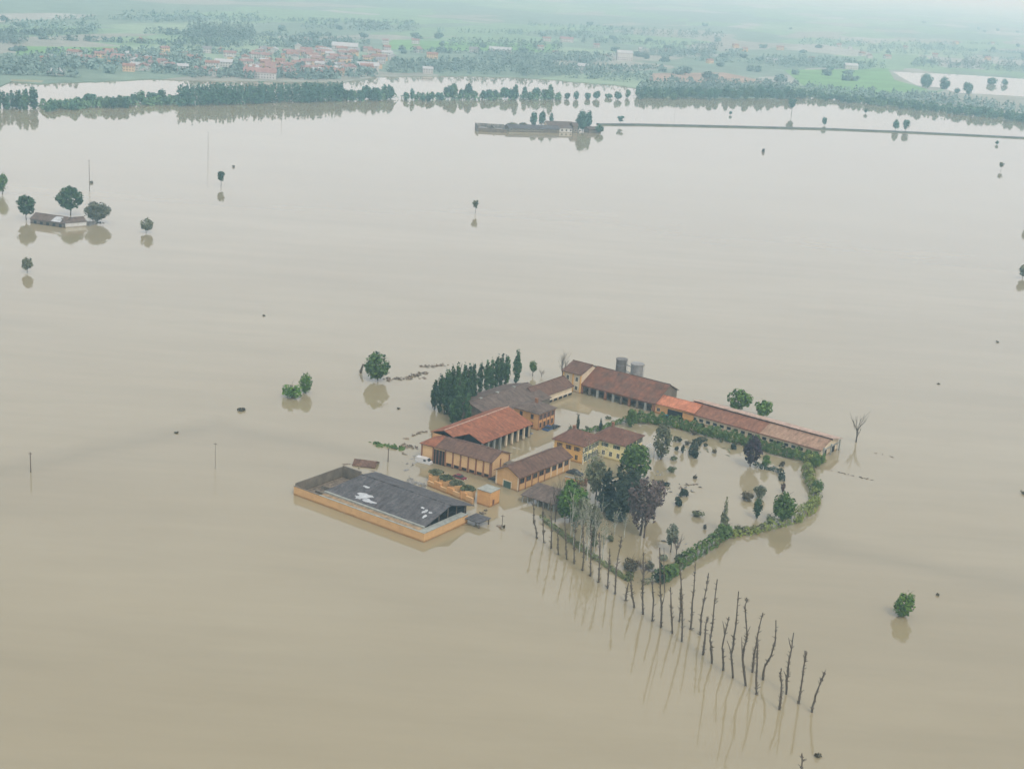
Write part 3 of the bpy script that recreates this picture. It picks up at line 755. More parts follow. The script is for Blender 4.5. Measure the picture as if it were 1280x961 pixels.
for y in (3.0, 8.8): MB().box(49.0, y - 1.2, -1, 49.08, y + 1.2, 2.1).build('doorway', MT['dark'], rB)
MB().box(49.0, 1.0, 2.3, 49.5, 12, 2.55).build('beam', MT['concrete'], rB)
for y in (.4, 5.6, 11.8): MB().box(49.6, y - .2, -1.5, 50.0, y + .2, 3.6).build('end_post', MT['concrete'], rB)

# --- lower wing I
A, B, an, L = rect((647.7, 614.4), (712, 590), 0, 53.5)
rI, ro = house('gabled_wing', A, an, 24.5, 8.0, 4.3, 6.3, 'tan_wall', 'purple_roof', 'gabled brown roofed wing with a green door in its near end', ov=.55)
MB().box(-.07, 2.6, -1, .02, 5.2, 2.0).build('door', MT['shutter'], rI)
MB().box(-.12, 2.35, -1, 0, 2.6, 2.2).box(-.12, 5.2, -1, 0, 5.45, 2.2).box(-.12, 2.35, 2.0, 0, 5.45, 2.25).build('door_surround', MT['cream_wall'], rI)
for i in range(8):
    x = 1.5 + i * 3.0
    window(rI, x, 0, 2.2, 1.9, 1.3, frame='brick', pane='glass' if i % 3 else 'dark')
for i in range(9):
    x = .1 + i * 3.0; MB().box(x - .14, -.12, -1.5, x + .2, 0, 4.1).build('pilaster', MT['cream_wall' if i > 4 else 'brick'], rI)
for y in (.2, 7.8): MB().box(-.12, y - .2, -1.5, 0, y + .2, 4.2).build('pilaster', MT['cream_wall'], rI)
# --- lean-to J
A, B, an, L = rect((652, 627), (692, 641), 0, -33)
rJ = empty('lean_to_shed', (A.x, A.y, 0), an, 'open lean-to with brown tiled roof on short white posts', 'shed')
ext([(-.4, 2.0), (-.4, 2.18), (8.2, 3.35), (8.2, 3.17)], -.3, 10.6, 'grey_roof_b', 'roof', rJ)
ext([(7.8, -1.5), (7.8, 3.1), (8.1, 3.15), (8.1, -1.5)], 0, 10.3, 'dark_wall', 'wall', rJ)
for i in range(7):
    x = .2 + i * 1.66; MB().box(x - .13, 0, -1.5, x + .13, .3, 2.0).build('post', MT['concrete'], rJ)
# brick terrace wall
A, B, an, L = rect((706, 602), (731, 607), 0)
rT = empty('terrace_wall', (A.x, A.y, 0), an, 'low brown terrace wall with grey cap between wing and villa', 'wall')
MB().box(0, 0, -1.5, L, .4, 1.5).build('masonry', MT['tan_wall'], rT); MB().box(-.1, -.1, 1.5, L + .1, .5, 1.65).build('coping', MT['concrete'], rT)
MB().box(L - .3, -.25, -1.5, L + .5, .55, 2.1).build('pier', MT['brick'], rT)
# --- villa K
A = at(728, 580); an = rad(-30)
rK = empty('villa', (A.x, A.y, 0), an, 'three part yellow and orange villa with two hipped red roofs', 'house')
MB().box(-10, 0, -1.5, 0, 9.6, 5.7).build('wall', MT['gold_wall'], rK)
MB().box(0, .02, -1.5, .06, 9.1, 5.68).build('front_render', MT['yellow_wall'], rK)
MB().box(-2.5, 9.2, -1.5, 8.6, 21.5, 5.5).build('wall', MT['yellow_wall'], rK)
rb, T = roof_mesh(10.0, 10.4, 5.7, 8.1, 3.6, 3.6, .6); ro1 = rb.build('roof', MT['dull_red_roof'], rK, (-10.0, 0, .02))
rb, T = roof_mesh(11.1, 12.3, 5.5, 8.0, 4.4, 4.4, .6); ro2 = rb.build('roof', MT['dull_red_roof'], rK, (-2.5, 9.2, 0))
for ro_, z in ((ro1, 5.45), (ro2, 5.25)):
    pass
MB().box(-10.12, -.12, 5.35, .12, 0, 5.6).box(.062, 0, 5.35, .2, 9, 5.6).build('cornice', MT['frame_pale'], rK)
MB().box(-2.5, 9.05, 5.15, 8.75, 9.2, 5.4).box(8.6, 9.2, 5.15, 8.75, 21.5, 5.4).build('cornice', MT['frame_pale'], rK)
for x in (-8, -5, -2.2):
    window(rK, x, 0, 3.5, .9, 1.3, frame='gold_wall' , shutters='rust'); window(rK, x, 0, .8, .9, 1.5, frame='gold_wall')
for y in (1.5, 3.8, 6.1, 8.2):
    window(rK, .06, y, 3.4, .9, 1.5, 'right', frame='frame_pale', shutters='shutter'); window(rK, .06, y, .6, .9, 1.7, 'right', frame='frame_pale', shutters='shutter')
for x in (2.3, 6.2): window(rK, x, 9.2, 3.7, 1.1, 1.1, frame='frame_pale', pane='glass', shutters='shutter')
for x in (2.0, 4.4, 6.9): window(rK, x, 9.2, 1.0, .9, 1.4, frame='frame_pale')
for y in (11, 13.6, 16.2, 18.8, 20.6):
    window(rK, 8.6, y, 3.4, .9, 1.4, 'right', frame='frame_pale', shutters='shutter'); window(rK, 8.6, y, .7, .9, 1.6, 'right', frame='frame_pale', shutters='shutter')
for x in (-10.1, -.0): MB().box(x - .1, -.13, -1.5, x + .28, .0, 5.34).build('quoin', MT['frame_pale'], rK)
chimney(ro1, 3.0, 6.5, 7.2, 'brick', 1.4); chimney(ro2, 3.0, 8.0, 7.3, 'brick', 1.4, .35)
# pergola right of the villa
A = at(806, 568); rP = empty('pergola', (A.x, A.y, 0), rad(-30), 'white pergola on thin posts at the right side of the villa', 'pergola')
for i in range(4):
    for y in (0, 3.2): MB().box(i * 1.5 - .08, y - .08, -1.5, i * 1.5 + .08, y + .08, 2.6).build('post', MT['white_metal'], rP)
for i in range(8): MB().box(i * .65 - .05, -.3, 2.62, i * .65 + .05, 3.5, 2.74).build('rafter', MT['white_metal'], rP)

# --- four round tanks and the square block
holes = [(545, 590.5, 4), (558, 597.3, 4), (571, 603.8, 4), (585, 610.5, 4)]
for i, (x, y, q) in enumerate(holes):
    c = at(x, y, 2.6); rr = 2.05
    t = empty('slurry_tank', (c.x, c.y, 0), 0, ['left end round orange tank with green top behind the barn', 'second round orange tank with green top from the left',
              'third round orange tank with green top, beside the red car', 'right end round orange tank next to the square block'][i], 'tank', 'round tanks behind the barn')
    mb = MB(); n = 20
    mb.tube([(0, 0, -1.5), (0, 0, 2.6)], [rr, rr], n, cap=False); mb.tube([(0, 0, 2.2), (0, 0, 2.6)], [rr - .25, rr - .25], n, cap=False)
    for j in range(n):
        a, b = 6.2832 * j / n, 6.2832 * (j + 1) / n
        mb.add([(math.cos(a) * rr, math.sin(a) * rr, 2.6), (math.cos(b) * rr, math.sin(b) * rr, 2.6), (math.cos(b) * (rr - .25), math.sin(b) * (rr - .25), 2.6), (math.cos(a) * (rr - .25), math.sin(a) * (rr - .25), 2.6)], [(0, 1, 2, 3)])
    mb.build('shell', MT['tan_wall'], t)
    MB().tube([(0, 0, 2.1), (0, 0, 2.45), (0, 0, 2.75)], [rr - .25, rr - .1, .9], n).build('contents', MT['algae'], t)
    MB().box(-1.75, -1.95, -1.5, -.3, -1.3, 2.05).build('hatch_housing', MT['orange_wall'], t)
    MB().tube([(-.98, -1.99, 1.2), (-.98, -1.94, 1.2)], [.42, .42], 10).build('hatch', MT['dark'], t)
    rq = random.Random(i); lp = []
    for _ in range(520):
        a = rq.random() * 6.283; q = rq.random() ** .5 * rr * (1.02 + .12 * math.sin(a * 3 + i)); lp.append(Vector((math.cos(a) * q, math.sin(a) * q, 2.55 + .8 * (1 - min(1, q / rr) ** 2) * rq.random() + rq.random() * .2)))
    leafcloud(lp, [Vector((0, 0, 1))] * 520, .28, rq, .4).build('overgrowth', F_OLV if i % 2 else F_GRY, t)
A, B, an, L = rect((534, 607), (590, 630), 0)
rW = empty('retaining_wall', (A.x, A.y, 0), an, 'broken stepped orange wall running in front of the round tanks', 'wall')
for k in range(7):
    h = [1.5, 2.1, 1.3, 1.9, 1.5, 2.2, 1.6][k]; x = L * k / 7
    MB().box(x, (k % 2) * .12, -1.5, x + L / 7 - .01, .55 + (k % 2) * .12, h).build('wall_section', MT['orange_wall' if k % 2 else 'tan_wall'], rW)
A, B, an, L = rect((594, 630), (616, 634), 0, -33)
A = at(596, 629)
rS = empty('square_block', (A.x, A.y, 0), rad(-33), 'square orange block with pale flat top at the end of the tanks', 'building')
MB().box(0, 0, -1.5, 4.2, 4.4, 4.1).build('wall', MT['orange_wall'], rS)
MB().box(-.15, -.15, 4.1, 4.35, 4.55, 4.3).build('flat_roof', MT['concrete'], rS)
MB().box(4.2, 1.2, .3, 4.28, 2.0, 1.8).build('shutter', MT['rust'], rS)

# ---------------------------------------------------------------- cars
def car(x, y, rot, paint, label, size=1.0, van=False, z=-.55):
    p = at(x, y); r = empty('parked_van' if van else 'parked_car', (p.x, p.y, z), rad(rot), label, 'van' if van else 'car'); r.scale = (size,) * 3
    m = simple('car_paint_' + paint, {'red': (.16, .03, .045), 'blue': (.03, .07, .16), 'white': (.52, .51, .48), 'dark': (.035, .038, .042), 'teal': (.03, .16, .17), 'grey': (.2, .21, .22)}[paint], .25, .6, .05)
    if van: prof = [(-2.4, .35), (-2.4, 2.05), (-2.3, 2.12), (1.3, 2.12), (1.9, 1.35), (2.35, 1.2), (2.4, .35)]; cab = None
    else: prof = [(-2.1, .35), (-2.15, .85), (-1.6, .98), (1.0, .92), (1.95, .78), (2.1, .35)]; cab = [(-1.55, .97), (-1.0, 1.42), (.25, 1.45), (1.05, .92)]
    hw = .88
    def pr(prof, hw, hw2, nm, mt, par):
        n = len(prof); mb = MB()
        mb.v = [(a, -(hw if b < 1 else hw2), b) for a, b in prof] + [(a, (hw if b < 1 else hw2), b) for a, b in prof]
        mb.f = [tuple(range(n)), tuple(n + i for i in reversed(range(n)))] + [((i + 1) % n, i, n + i, n + (i + 1) % n) for i in range(n)]
        mb.m = [0] * len(mb.f); return mb.build(nm, mt, par)
    pr(prof, hw, .82 if van else hw, 'body', m, r)
    if cab:
        pr(cab, hw * .95, hw * .78, 'cabin_glass', MT['glass'], r)
        MB().box(-1.0, -hw * .76, 1.42, .3, hw * .76, 1.48).build('roof_panel', m, r)
    else:
        MB().add([(1.36, -.75, 2.07), (1.36, .75, 2.07), (1.92, .75, 1.37), (1.92, -.75, 1.37)], [(0, 1, 2, 3)]).build('windscreen', MT['glass'], r)
        for s in (-1, 1): MB().box(.2, s * .86 - .02, 1.25, 1.0, s * .86 + .02, 1.85).build('side_window', MT['glass'], r)
    for sx in (-1.35, 1.35):
        for sy in (-.8, .8):
            MB().tube([(sx, sy - .11, .32), (sx, sy + .11, .32)], [.33, .33], 12).build('wheel', MT['dark'], r)
    for sy in (-.6, .6): MB().box(2.08 if not van else 2.36, sy - .16, .6, 2.14 if not van else 2.42, sy + .16, .76).build('headlight', MT['white_metal'], r)
    return r
car(574.5, 597, -30, 'red', 'dark red car half under water behind the third tank')
car(530, 578, -25, 'white', 'white van standing in water at the left corner of the store', 1.0, True)
car(686, 536, 60, 'blue', 'dark blue car-like shape in the yard by the orange farmhouse', 1.15)
car(694, 534, 60, 'dark', 'dark car just right of the blue car-like shape in the yard', 1.0)
car(846, 519, -30, 'white', 'white car by the hedge below the orange roof', 1.0)
car(833, 522, -30, 'teal', 'teal car by the hedge left of the white car', 1.0)
car(719, 592, -28, 'dark', 'black car behind the low terrace wall by the villa', 1.15)
car(620, 600, -30, 'dark', 'dark car between the store corner and the gabled wing', 1.0)
car(659, 543, 55, 'grey', 'grey car at the far end of the red shed', 1.0)

# ---------------------------------------------------------------- dead poplar row
DEAD = [
 ([(670.8,672.2),(669.5,660),(667.5,649.2),(666.4,625)], []), ([(679.3,678.2),(679,650),(679,627)], []), ([(689.2,685.3),(689.5,650),(688.3,622)], []),
 ([(697.8,693),(697.5,675),(697,661)], []), ([(708.1,698.8),(707,670),(706,642)], []), ([(717.6,704.3),(718,680),(720,655)], []),
 ([(728.6,713.3),(729.5,685),(729,650)], []), ([(737.7,720),(739,690),(738.5,655)], []), ([(748,727.6),(750,700),(749,665)], [((749.7,695),(752,668))]),
 ([(759.2,735.5),(761,710),(762.3,685)], []), ([(768.5,742),(770.5,711),(773,695),(777,670)], []), ([(781.9,750.5),(783,742),(785.7,728)], []),
 ([(792.6,759.3),(791,747),(789,737),(788.5,716)], []), ([(803.5,767.3),(803,745),(804,725),(804.3,690)], [((802.8,750),(800.5,742))]),
 ([(815.2,775.7),(816.5,750),(815.2,724)], []), ([(826.5,784),(826.5,760),(825.6,740),(824.7,684)], [((827,758),(831,740)), ((831,740),(830,684))]),
 ([(840.1,791.4),(840,775),(838.7,756),(838.2,733.6)], []), ([(849.3,776.5),(851,757),(850.5,735)], []),
 ([(852.6,801.6),(852.5,770),(852,742),(849.7,706)], []), ([(863,786.3),(865,760),(866.6,740),(869.4,704)], []), ([(874.8,793.4),(877,770),(880,751),(885.8,716)], []),
 ([(879,818.4),(880.5,800),(882,781),(885,770)], []), ([(890,829),(889,812),(888,800),(892.5,761.7),(896.7,723.7)], []),
 ([(904.1,837.3),(903.5,820),(902.9,808.7),(906.7,790),(911.3,770.5)], [((905.5,792),(903.2,776))]),
 ([(916.6,847.2),(914.4,818.6),(918,795),(921,773.7),(923.3,738.7)], [((914.4,818.6),(908.7,800))]),
 ([(931.7,856.6),(928.2,823.7),(931,808),(933.7,794),(931.3,757),(933.5,746.4)], [((928.2,823.7),(927.2,795.6)), ((933,797),(937.9,782.5))]),
 ([(940.5,840),(943,818),(946.6,795.6),(953.8,765)], []), ([(945.4,867.2),(946.5,830),(946.8,791)], []),
 ([(953.7,849),(956,832),(963.8,819.4),(969.2,801.9),(969.9,774.8)], []), ([(974.7,886.9),(976.9,856.6),(975.2,841.3),(976.9,834.7)], []),
 ([(982.6,867.5),(983.5,850),(985,835.8),(989.5,809.5),(992.2,790.4)], [((989,810),(985.6,796.4)), ((983,848),(979.5,838))]),
 ([(998.8,879),(1003.7,844.5),(1006,825),(1007.5,812.8)], []), ([(1014.5,890),(1018,875),(1022,863.7),(1027,850),(1031.3,839)], []),
 ([(1001,985),(1002,960),(1002.4,940.8)], []),
]
for i, (pts, br) in enumerate(DEAD):
    rnd = random.Random(100 + i); b = at(*pts[0])
    pale = i in (6, 7, 8)
    look = 'forked' if br else ('leaning' if abs(pts[-1][0] - pts[0][0]) > 8 else 'straight')
    r = empty('dead_poplar', b, 0, f'{look} bare trunk, {ORD[i]} from the left in the long row of dead poplars', 'tree', 'row of dead poplars in the flood')
    W3 = [up_at(b, *q) - b for q in pts]
    W3[0] = Vector((0, 0, -1.0))
    if len(W3) > 1: W3.insert(1, Vector((0, 0, 0.05)))
    # subdivide with small wobble
    path = []
    for a, c in zip(W3, W3[1:]):
        for k in range(2): path.append(a.lerp(c, k / 2) + (Vector((rnd.uniform(-.1, .1), rnd.uniform(-.1, .1), 0)) if path else Vector()))
    path.append(W3[-1]); n = len(path)
    r0 = .27 if i > 10 else .22
    rs = [r0 * (1 - .62 * k / (n - 1)) * rnd.uniform(.85, 1.2) for k in range(n)]
    MB().tube(path, rs, 7).build('trunk', MT['bark_dead'], r)
    kb = MB(); tot = path[-1].z
    for _ in range(int(9 + tot * 1.6)):
        t = rnd.uniform(.25, .98); k = min(n - 2, int(t * (n - 1))); p = path[k].lerp(path[k + 1], t * (n - 1) - k)
        a = rnd.random() * 6.28; ln = rnd.uniform(.25, .85)
        q = p + Vector((math.cos(a) * ln, math.sin(a) * ln, ln * rnd.uniform(.2, 1.0)))
        kb.tube([p, (p + q) / 2, q], [.11, .075, .03], 4)
        if rnd.random() < .4:   # burr
            kb.tube([p + Vector((0, 0, -.22)), p, p + Vector((0, 0, .25))], [.08, rnd.uniform(.26, .42), .08], 6)
    kb.build('snags', MT['bark_dead'], r)['kind'] = 'stuff'
    for (p0, p1) in br:
        a, c = up_at(b, *p0) - b, up_at(b, *p1) - b
        MB().tube([a, a.lerp(c, .5) + Vector((rnd.uniform(-.15, .15), 0, 0)), c], [.13, .10, .05], 5).build('branch', MT['bark_dead'], r)

# tall pale young trunks standing in the garden behind the row
PALE = [(713, 672, 608), (716.5, 682, 640), (731, 690, 614), (742, 694, 610), (768, 668, 634), (780, 672, 640), (724, 690, 625), (753, 700, 640), (733.5, 700, 628)]
for i, (x, y, t) in enumerate(PALE):
    bare_tree('young_birch', x, y, t, 9, f'slender pale trunk, {ORD[i]} built of the thin birches behind the low hedge' if 0 else f'slender pale birch trunk {["in front of the bright green tree", "right of the bright green tree, short", "rising before the dark conifers, tallest", "left edge of the dark conifers", "white and leaning below the conifers", "thin, below the copper tree", "between two greenish birches", "near the middle of the low hedge", "thin, crowded among the birches"][i]}',
              'bark_pale', n=6, depth=1, trunk=.13, seed=i, leaves=(F_PAL, 60 if i in (0, 4, 5) else 150, .22))
# ---------------------------------------------------------------- garden trees
POPL = [(543,512,474,9),(549,516,468,9),(556,518,462,9),(563,521,457,10),(570,524,455,10),(566,530,497,8),(572,531,494,9),(583,531,492,9),(577,522,455,9),(584,518,454,9),(590,510,455,9),
        (552,505,470,9),(560,505,463,9),(570,503,458,9),(580,500,456,9),(590,497,457,9),(600,492,452,7),(608,490,450,8),(614,488,448,8),(620,486,444,8),(626,484,443,9),(632,482,444,9),(645,479,437,9)]
POPL.sort(key=lambda q: q[0])
for i, (x, y, t, wd) in enumerate(POPL):
    lb = 'single dark poplar standing apart right of the poplar grove' if x == 645 else f'dark green poplar, {ORD[i]} from the left in the grove by the cowshed'
    ptree('poplar', x, y, t, wd * 1.12, 'column', F_POP, lb, group='poplars by the cowshed', clear=.04, dens=1.5, leaf=.42)
G = [
 (472, 475.5, 438, 34, 'round', F_MID, 'round green tree standing alone left of the poplar grove', {'clear': .05, 'dens': 1.5}),
 (365, 497, 476, 25, 'bush', F_BRI, 'low rounded green bush, left of the pair in open water', {'clear': 0}),
 (382, 491.5, 466, 18, 'round', F_BRI, 'taller green bush, right of the pair in open water', {'clear': 0.02}),
 (666, 470, 450, 11, 'round', F_MID, 'small dark tree in water right of the single poplar', {}),
 (922, 516, 487, 35, 'round', F_MID, 'full green tree behind the long stable', {'clear': .12}),
 (954, 524, 500, 26, 'open', F_MID, 'smaller loose green tree behind the long stable', {'clear': .08, 'dens': 1.4}),
 (713, 652, 600, 42, 'round', F_BRI, 'bright green tree beside the lean-to', {'clear': .03, 'dens': 2.2}),
 (794, 598, 554, 43, 'round', F_MID, 'large round dark green tree in front of the villa', {'clear': .04, 'dens': 1.3}),
 (757, 634, 584, 34, 'cone', F_DRK, 'dark conifer, left of the dark clump before the villa', {'clear': .02, 'dens': 1.6}),
 (771, 645, 578, 42, 'cone', F_DRK, 'tallest dark conifer of the clump before the villa', {'clear': .02, 'dens': 1.6}),
 (785, 640, 584, 36, 'round', F_DRK, 'dark conifer, right of the clump beside the copper tree', {'clear': .02, 'dens': 1.3}),
 (800, 669, 596, 46, 'open', F_MAR, 'large copper brown tree in the middle of the garden', {'clear': .03, 'dens': 0.62}),
 (817, 642, 598, 30, 'open', F_MAR, 'thin copper tree at the right side of the large copper one', {'clear': .1, 'dens': .6}),
 (744, 624, 570, 32, 'open', F_GRY, 'grey green thin tree close before the villa front', {'clear': .1, 'dens': 1.0}),
 (727, 672, 618, 22, 'open', F_GRY, 'pale green tree among the birches', {'clear': .2, 'dens': .9}),
 (739, 690, 630, 20, 'open', F_GRY, 'thin grey green tree behind the low hedge', {'clear': .2, 'dens': .9}),
 (826, 574, 528, 26, 'round', F_GRY, 'grey green tree at the right of the villa', {'clear': .04, 'dens': .9}),
 (938, 583, 545, 25, 'round', F_PUR, 'dark purple tree against the long hedge', {'clear': .02, 'dens': 1.2}),
 (904, 664, 620, 13, 'cone', F_GRY, 'narrow pointed tree rising from the curved hedge', {'clear': .05, 'dens': 1.2}),
 (906, 672, 650, 22, 'bush', F_LIM, 'bright bush at the foot of the pointed tree', {'clear': 0}),
 (978, 654, 615.5, 31, 'round', F_MID, 'round green tree at the curved hedge', {'clear': .1, 'dens': 1.4}),
 (946, 648, 622, 13, 'round', F_POP, 'small narrow dark green tree left of the round one', {'clear': .02}),
 (949, 621, 604, 20, 'bush', F_GRY, 'grey green bush in the garden water, right of a pair', {'clear': 0}),
 (934, 625, 612, 17, 'bush', F_BRN, 'brownish bush in the garden water, left of a pair', {'clear': 0}),
 (957, 585, 568, 13, 'round', F_MID, 'small light green tree right of the purple tree', {'clear': .05}),
 (978, 583, 575, 8, 'bush', F_BRN, 'small dark shrub alone in the far right of the garden', {'clear': 0}),
 (978, 615, 600, 7, 'bush', F_MAR, 'rust red shrub above the round green tree', {'clear': 0}),
 (872, 645, 636, 17, 'bush', F_GRY, 'flat drowned bush in the middle of the garden water', {'clear': 0}),
 (881, 661, 654, 6, 'bush', F_BRN, 'tiny dark shrub left of the curved hedge', {'clear': 0}),
 (848, 632, 618, 14, 'bush', F_DRK, 'dark drowned shrub in the open garden water', {'clear': 0}),
 (855, 620, 608, 13, 'bush', F_DRK, 'dark spreading shrub above its twin in garden water', {'clear': 0}),
 (827, 606, 601, 20, 'bush', F_DRK, 'flat dark shrub right of the copper tree', {'clear': 0}),
 (838, 690, 654, 21, 'open', F_PAL, 'pale thin leaved tree near the garden corner', {'clear': .15, 'dens': 1.0}),
 (789, 712, 694, 22, 'bush', F_BRN, 'brown bush above the end of the low hedge', {'clear': 0}),
 (786, 724, 709, 16, 'bush', F_OLV, 'olive green bush at the end of the low hedge', {'clear': 0}),
 (824, 727, 702, 15, 'cone', F_DRK, 'dark pointed shrub at the near garden corner', {'clear': 0}),
 (1019, 584, 568, 15, 'round', F_HDG, 'rounded dark shrub where the long hedge ends', {'clear': 0}),
 (1021, 617, 598, 16, 'round', F_HDG, 'round green shrub on the outer side of the curved hedge', {'clear': 0}),
 (869, 572, 558, 12, 'bush', F_DRK, 'upper piece of the dark drowned shrubs near the hedge', {'clear': 0}),
 (845, 552, 543, 8, 'bush', F_GRY, 'small grey shrub near the villa pergola', {'clear': 0}),
 (850, 552, 546, 6, 'bush', F_DRK, 'tiny dark shrub in a loose row right of the grey tree', {'clear': 0}),
 (846, 563, 556, 6, 'bush', F_DRK, 'tiny dark shrub below the loose row', {'clear': 0}),
 (860, 556, 550, 9, 'bush', F_BRN, 'brown shrub right of the tiny dark ones', {'clear': 0}),
 (866, 543, 537, 9, 'bush', F_BRN, 'brown shrub close under the long hedge', {'clear': 0}),
 (902, 553, 545, 6, 'bush', F_GRY, 'small upright shrub under the middle of the long hedge', {'clear': 0}),
 (916, 561, 551, 9, 'bush', F_DRK, 'dark shrub left of the purple tree', {'clear': 0}),
 (853, 566, 553, 5, 'bush', F_DRK, 'small upright dark shrub in the garden water', {'clear': 0}),
 (789, 534, 510, 14, 'round', F_HDG, 'green tree at the left end of the long hedge', {'clear': 0}),
 (893, 566, 560, 7, 'bush', F_BRN, 'small brown shrub left of the dark purple tree in the water', {'clear': 0}),
 (882, 558, 553, 6, 'bush', F_GRY, 'small grey shrub right of the curved drowned row', {'clear': 0}),
 (842, 575, 569, 9, 'bush', F_OLV, 'olive shrub in water under the grey green tree', {'clear': 0}),
 (840, 590, 582, 12, 'bush', F_OLV, 'olive and orange shrub right of the large round tree', {'clear': 0}),
 (869, 598, 594, 6, 'bush', F_BRN, 'tiny brown shrub in the middle of the open garden water', {'clear': 0}),
 (829, 700, 690, 11, 'bush', F_PAL, 'pale shrub under the thin leaved tree', {'clear': 0}),
 (849, 700, 690, 12, 'bush', F_PAL, 'pale shrub between thin leaved tree and bright hedge', {'clear': 0}),
 (812, 712, 700, 12, 'bush', F_GRY, 'grey shrub behind the dark pointed shrub', {'clear': 0}),
 (923, 664, 655, 12, 'bush', F_OLV, 'olive shrub right of the bright bush in the hedge', {'clear': 0}),
 (962, 656, 640, 12, 'bush', F_OLV, 'olive shrub left under the round green tree', {'clear': 0}),
 (998, 652, 640, 12, 'bush', F_YEL, 'yellow green shrub right under the round green tree', {'clear': 0}),
 (1012, 636, 622, 11, 'bush', F_YEL, 'yellow green shrub bulging from the curved hedge', {'clear': 0}),
 (1009, 598, 584, 11, 'bush', F_YEL, 'yellow green shrub at the top of the curved hedge', {'clear': 0}),
 (763, 676, 664, 9, 'bush', F_GRY, 'grey shrub under the dark conifers', {'clear': 0}),
 (742, 682, 670, 12, 'bush', F_OLV, 'olive undergrowth among the birches', {'clear': 0}),
 (900, 519, 510, 0.1, 'bush', F_DRK, None, {}),
]
for x, y, t, wd, kind, fol, lb, kw in G:
    if not lb: continue
    ptree('shrub' if 'shrub' in lb or 'bush' in lb else 'garden_tree', x, y, t, wd, kind, fol, lb, cat='shrub' if 'shrub' in lb or 'bush' in lb else 'tree', **kw)
bare_tree('bare_tree', 738, 612, 556, 26, 'bare twiggy tree hiding the villa front', 'bark_pale', n=11, depth=2, trunk=.16, seed=31, leaves=(F_GRY, 260, .22))
bare_tree('bare_tree', 722, 630, 588, 18, 'bare twiggy tree between terrace wall and conifers', 'bark', n=9, depth=2, trunk=.14, seed=32, leaves=(F_GRY, 160, .2))
bare_tree('bare_tree', 1070, 552.5, 517, 22, 'dead leafless tree spreading alone right of the stable', 'bark_dead', n=8, depth=1, trunk=.22, seed=5)
bare_tree('bare_tree', 702, 480, 440, 9, 'bare thin tree behind the left end of the arcade barn', 'bark', n=9, depth=2, trunk=.16, seed=7)
bare_tree('bare_tree', 805, 672, 600, 30, 'brown twiggy tree in front of the copper tree', 'twig', n=12, depth=2, trunk=.2, seed=8, leaves=(F_MAR, 500, .26))
bare_tree('bare_tree', 694, 652, 590, 14, 'bare tree beside the right end of the lean-to', 'bark', n=8, depth=2, trunk=.13, seed=9)
bare_tree('bare_tree', 845, 696, 668, 14, 'small bare shrubby tree near the garden corner', 'twig', n=9, depth=2, trunk=.1, seed=10)
bare_tree('bare_tree', 804, 725, 697, 20, 'leafless grey shrub between the two hedge ends', 'twig', n=12, depth=2, trunk=.1, seed=11, cat='shrub')
bare_tree('bare_tree', 677, 471, 462, 9, 'drowned bare shrub right of the small dark tree', 'twig', n=9, depth=2, trunk=.08, seed=12, cat='shrub')
# the two cypress spikes behind the villa and the low plants there
for x, y, t, wd, lb in ((721.5, 540, 517, 4, 'thin dark cypress behind the villa, left of two'), (750, 542, 523, 4.5, 'thin dark cypress behind the villa, right of two')):
    ptree('cypress', x, y, t, wd, 'column', F_DRK, lb, clear=0, leaf=.22)
for x, y, t, wd, lb in ((733, 538, 531, 6, 'small dark shrub between the two cypresses'), (760, 523, 519.5, 8, 'low floating shrub in the upper yard water'), (712, 540, 528, 6, 'pale shrub at the back left of the villa roof')):
    ptree('shrub', x, y, t, wd, 'bush', F_GRY, lb, cat='shrub', clear=0)
# lone tree at the right
ptree('leaning_tree', 1123, 770, 737, 25, 'round', F_MID, 'lone leaning green tree in open water at lower right', clear=0, dens=1.3, lean=(0, rad(17), 0))

# hedges
hedge('long_hedge', [(785, 528), (808, 528), (842, 533), (868, 540), (894, 546.5), (931, 556), (960, 564), (985, 571), (1010, 575.5), (1030, 579)], [3.4, 3.2, 3.2, 3.0, 3, 3, 3, 2.9, 2.8, 2.6], 3.4, F_HDG, 'long dark green hedge in front of the stable', dens=75, leaf=.42)
hedge('yard_hedge', [(785, 527), (768, 531), (752, 537), (735, 540), (715, 543)], [2.2, 1.5, 1.2, 1.1, 1.0], 1.3, F_HDG, 'thin low hedge crossing the yard behind the villa', dens=40, leaf=.32)
hedge('curved_hedge', [(1030, 577), (1010, 578), (1009, 590), (1012, 603), (1018, 617), (1019, 630), (1012, 641), (1000, 648), (985, 655), (965, 660), (945, 665), (925, 668), (908, 671)], [2.4, 2.4, 2.2, 2, 2.4, 2.6, 2.6, 2.6, 2.3, 1.9, 1.6, 1.3, 1.6], 2.6, F_YEL, 'yellow green curved hedge at the right end of the garden', dens=42, leaf=.32, rag=.5)
hedge('front_hedge', [(912, 668), (900, 677), (884, 688), (868, 697), (855, 706), (845, 714), (834, 721), (823, 729)], [2.0, 2.8, 2.2, 2.2, 2.2, 1.7, 1.6, 1.8], 1.9, F_LIM, 'bright green clipped hedge on the right of the near garden corner', dens=70, leaf=.34, rag=.6)
hedge('front_hedge', [(843, 716), (834, 721), (822, 730)], [2.0, 2.4, 2.8], 3.0, F_HDG, 'dark end of the hedge at the near garden corner', dens=70, leaf=.36)
hedge('low_hedge', [(677, 648), (684, 654), (700, 666), (718, 680), (735, 692), (752, 704), (770, 716), (788, 727)], [1.5, 1.2, .9, .8, .9, .9, .8, 1.0], 1.4, F_OLV, 'low dark olive hedge along the left side of the garden', dens=45, leaf=.26)
hedge('drowned_hedge', [(881, 549), (872, 553), (868, 560), (865, 570)], [.7, 1.1, 1.4, 1.8], 2.2, F_DRK, 'curved dark row of drowned shrubs in the garden', dens=50, leaf=.3)
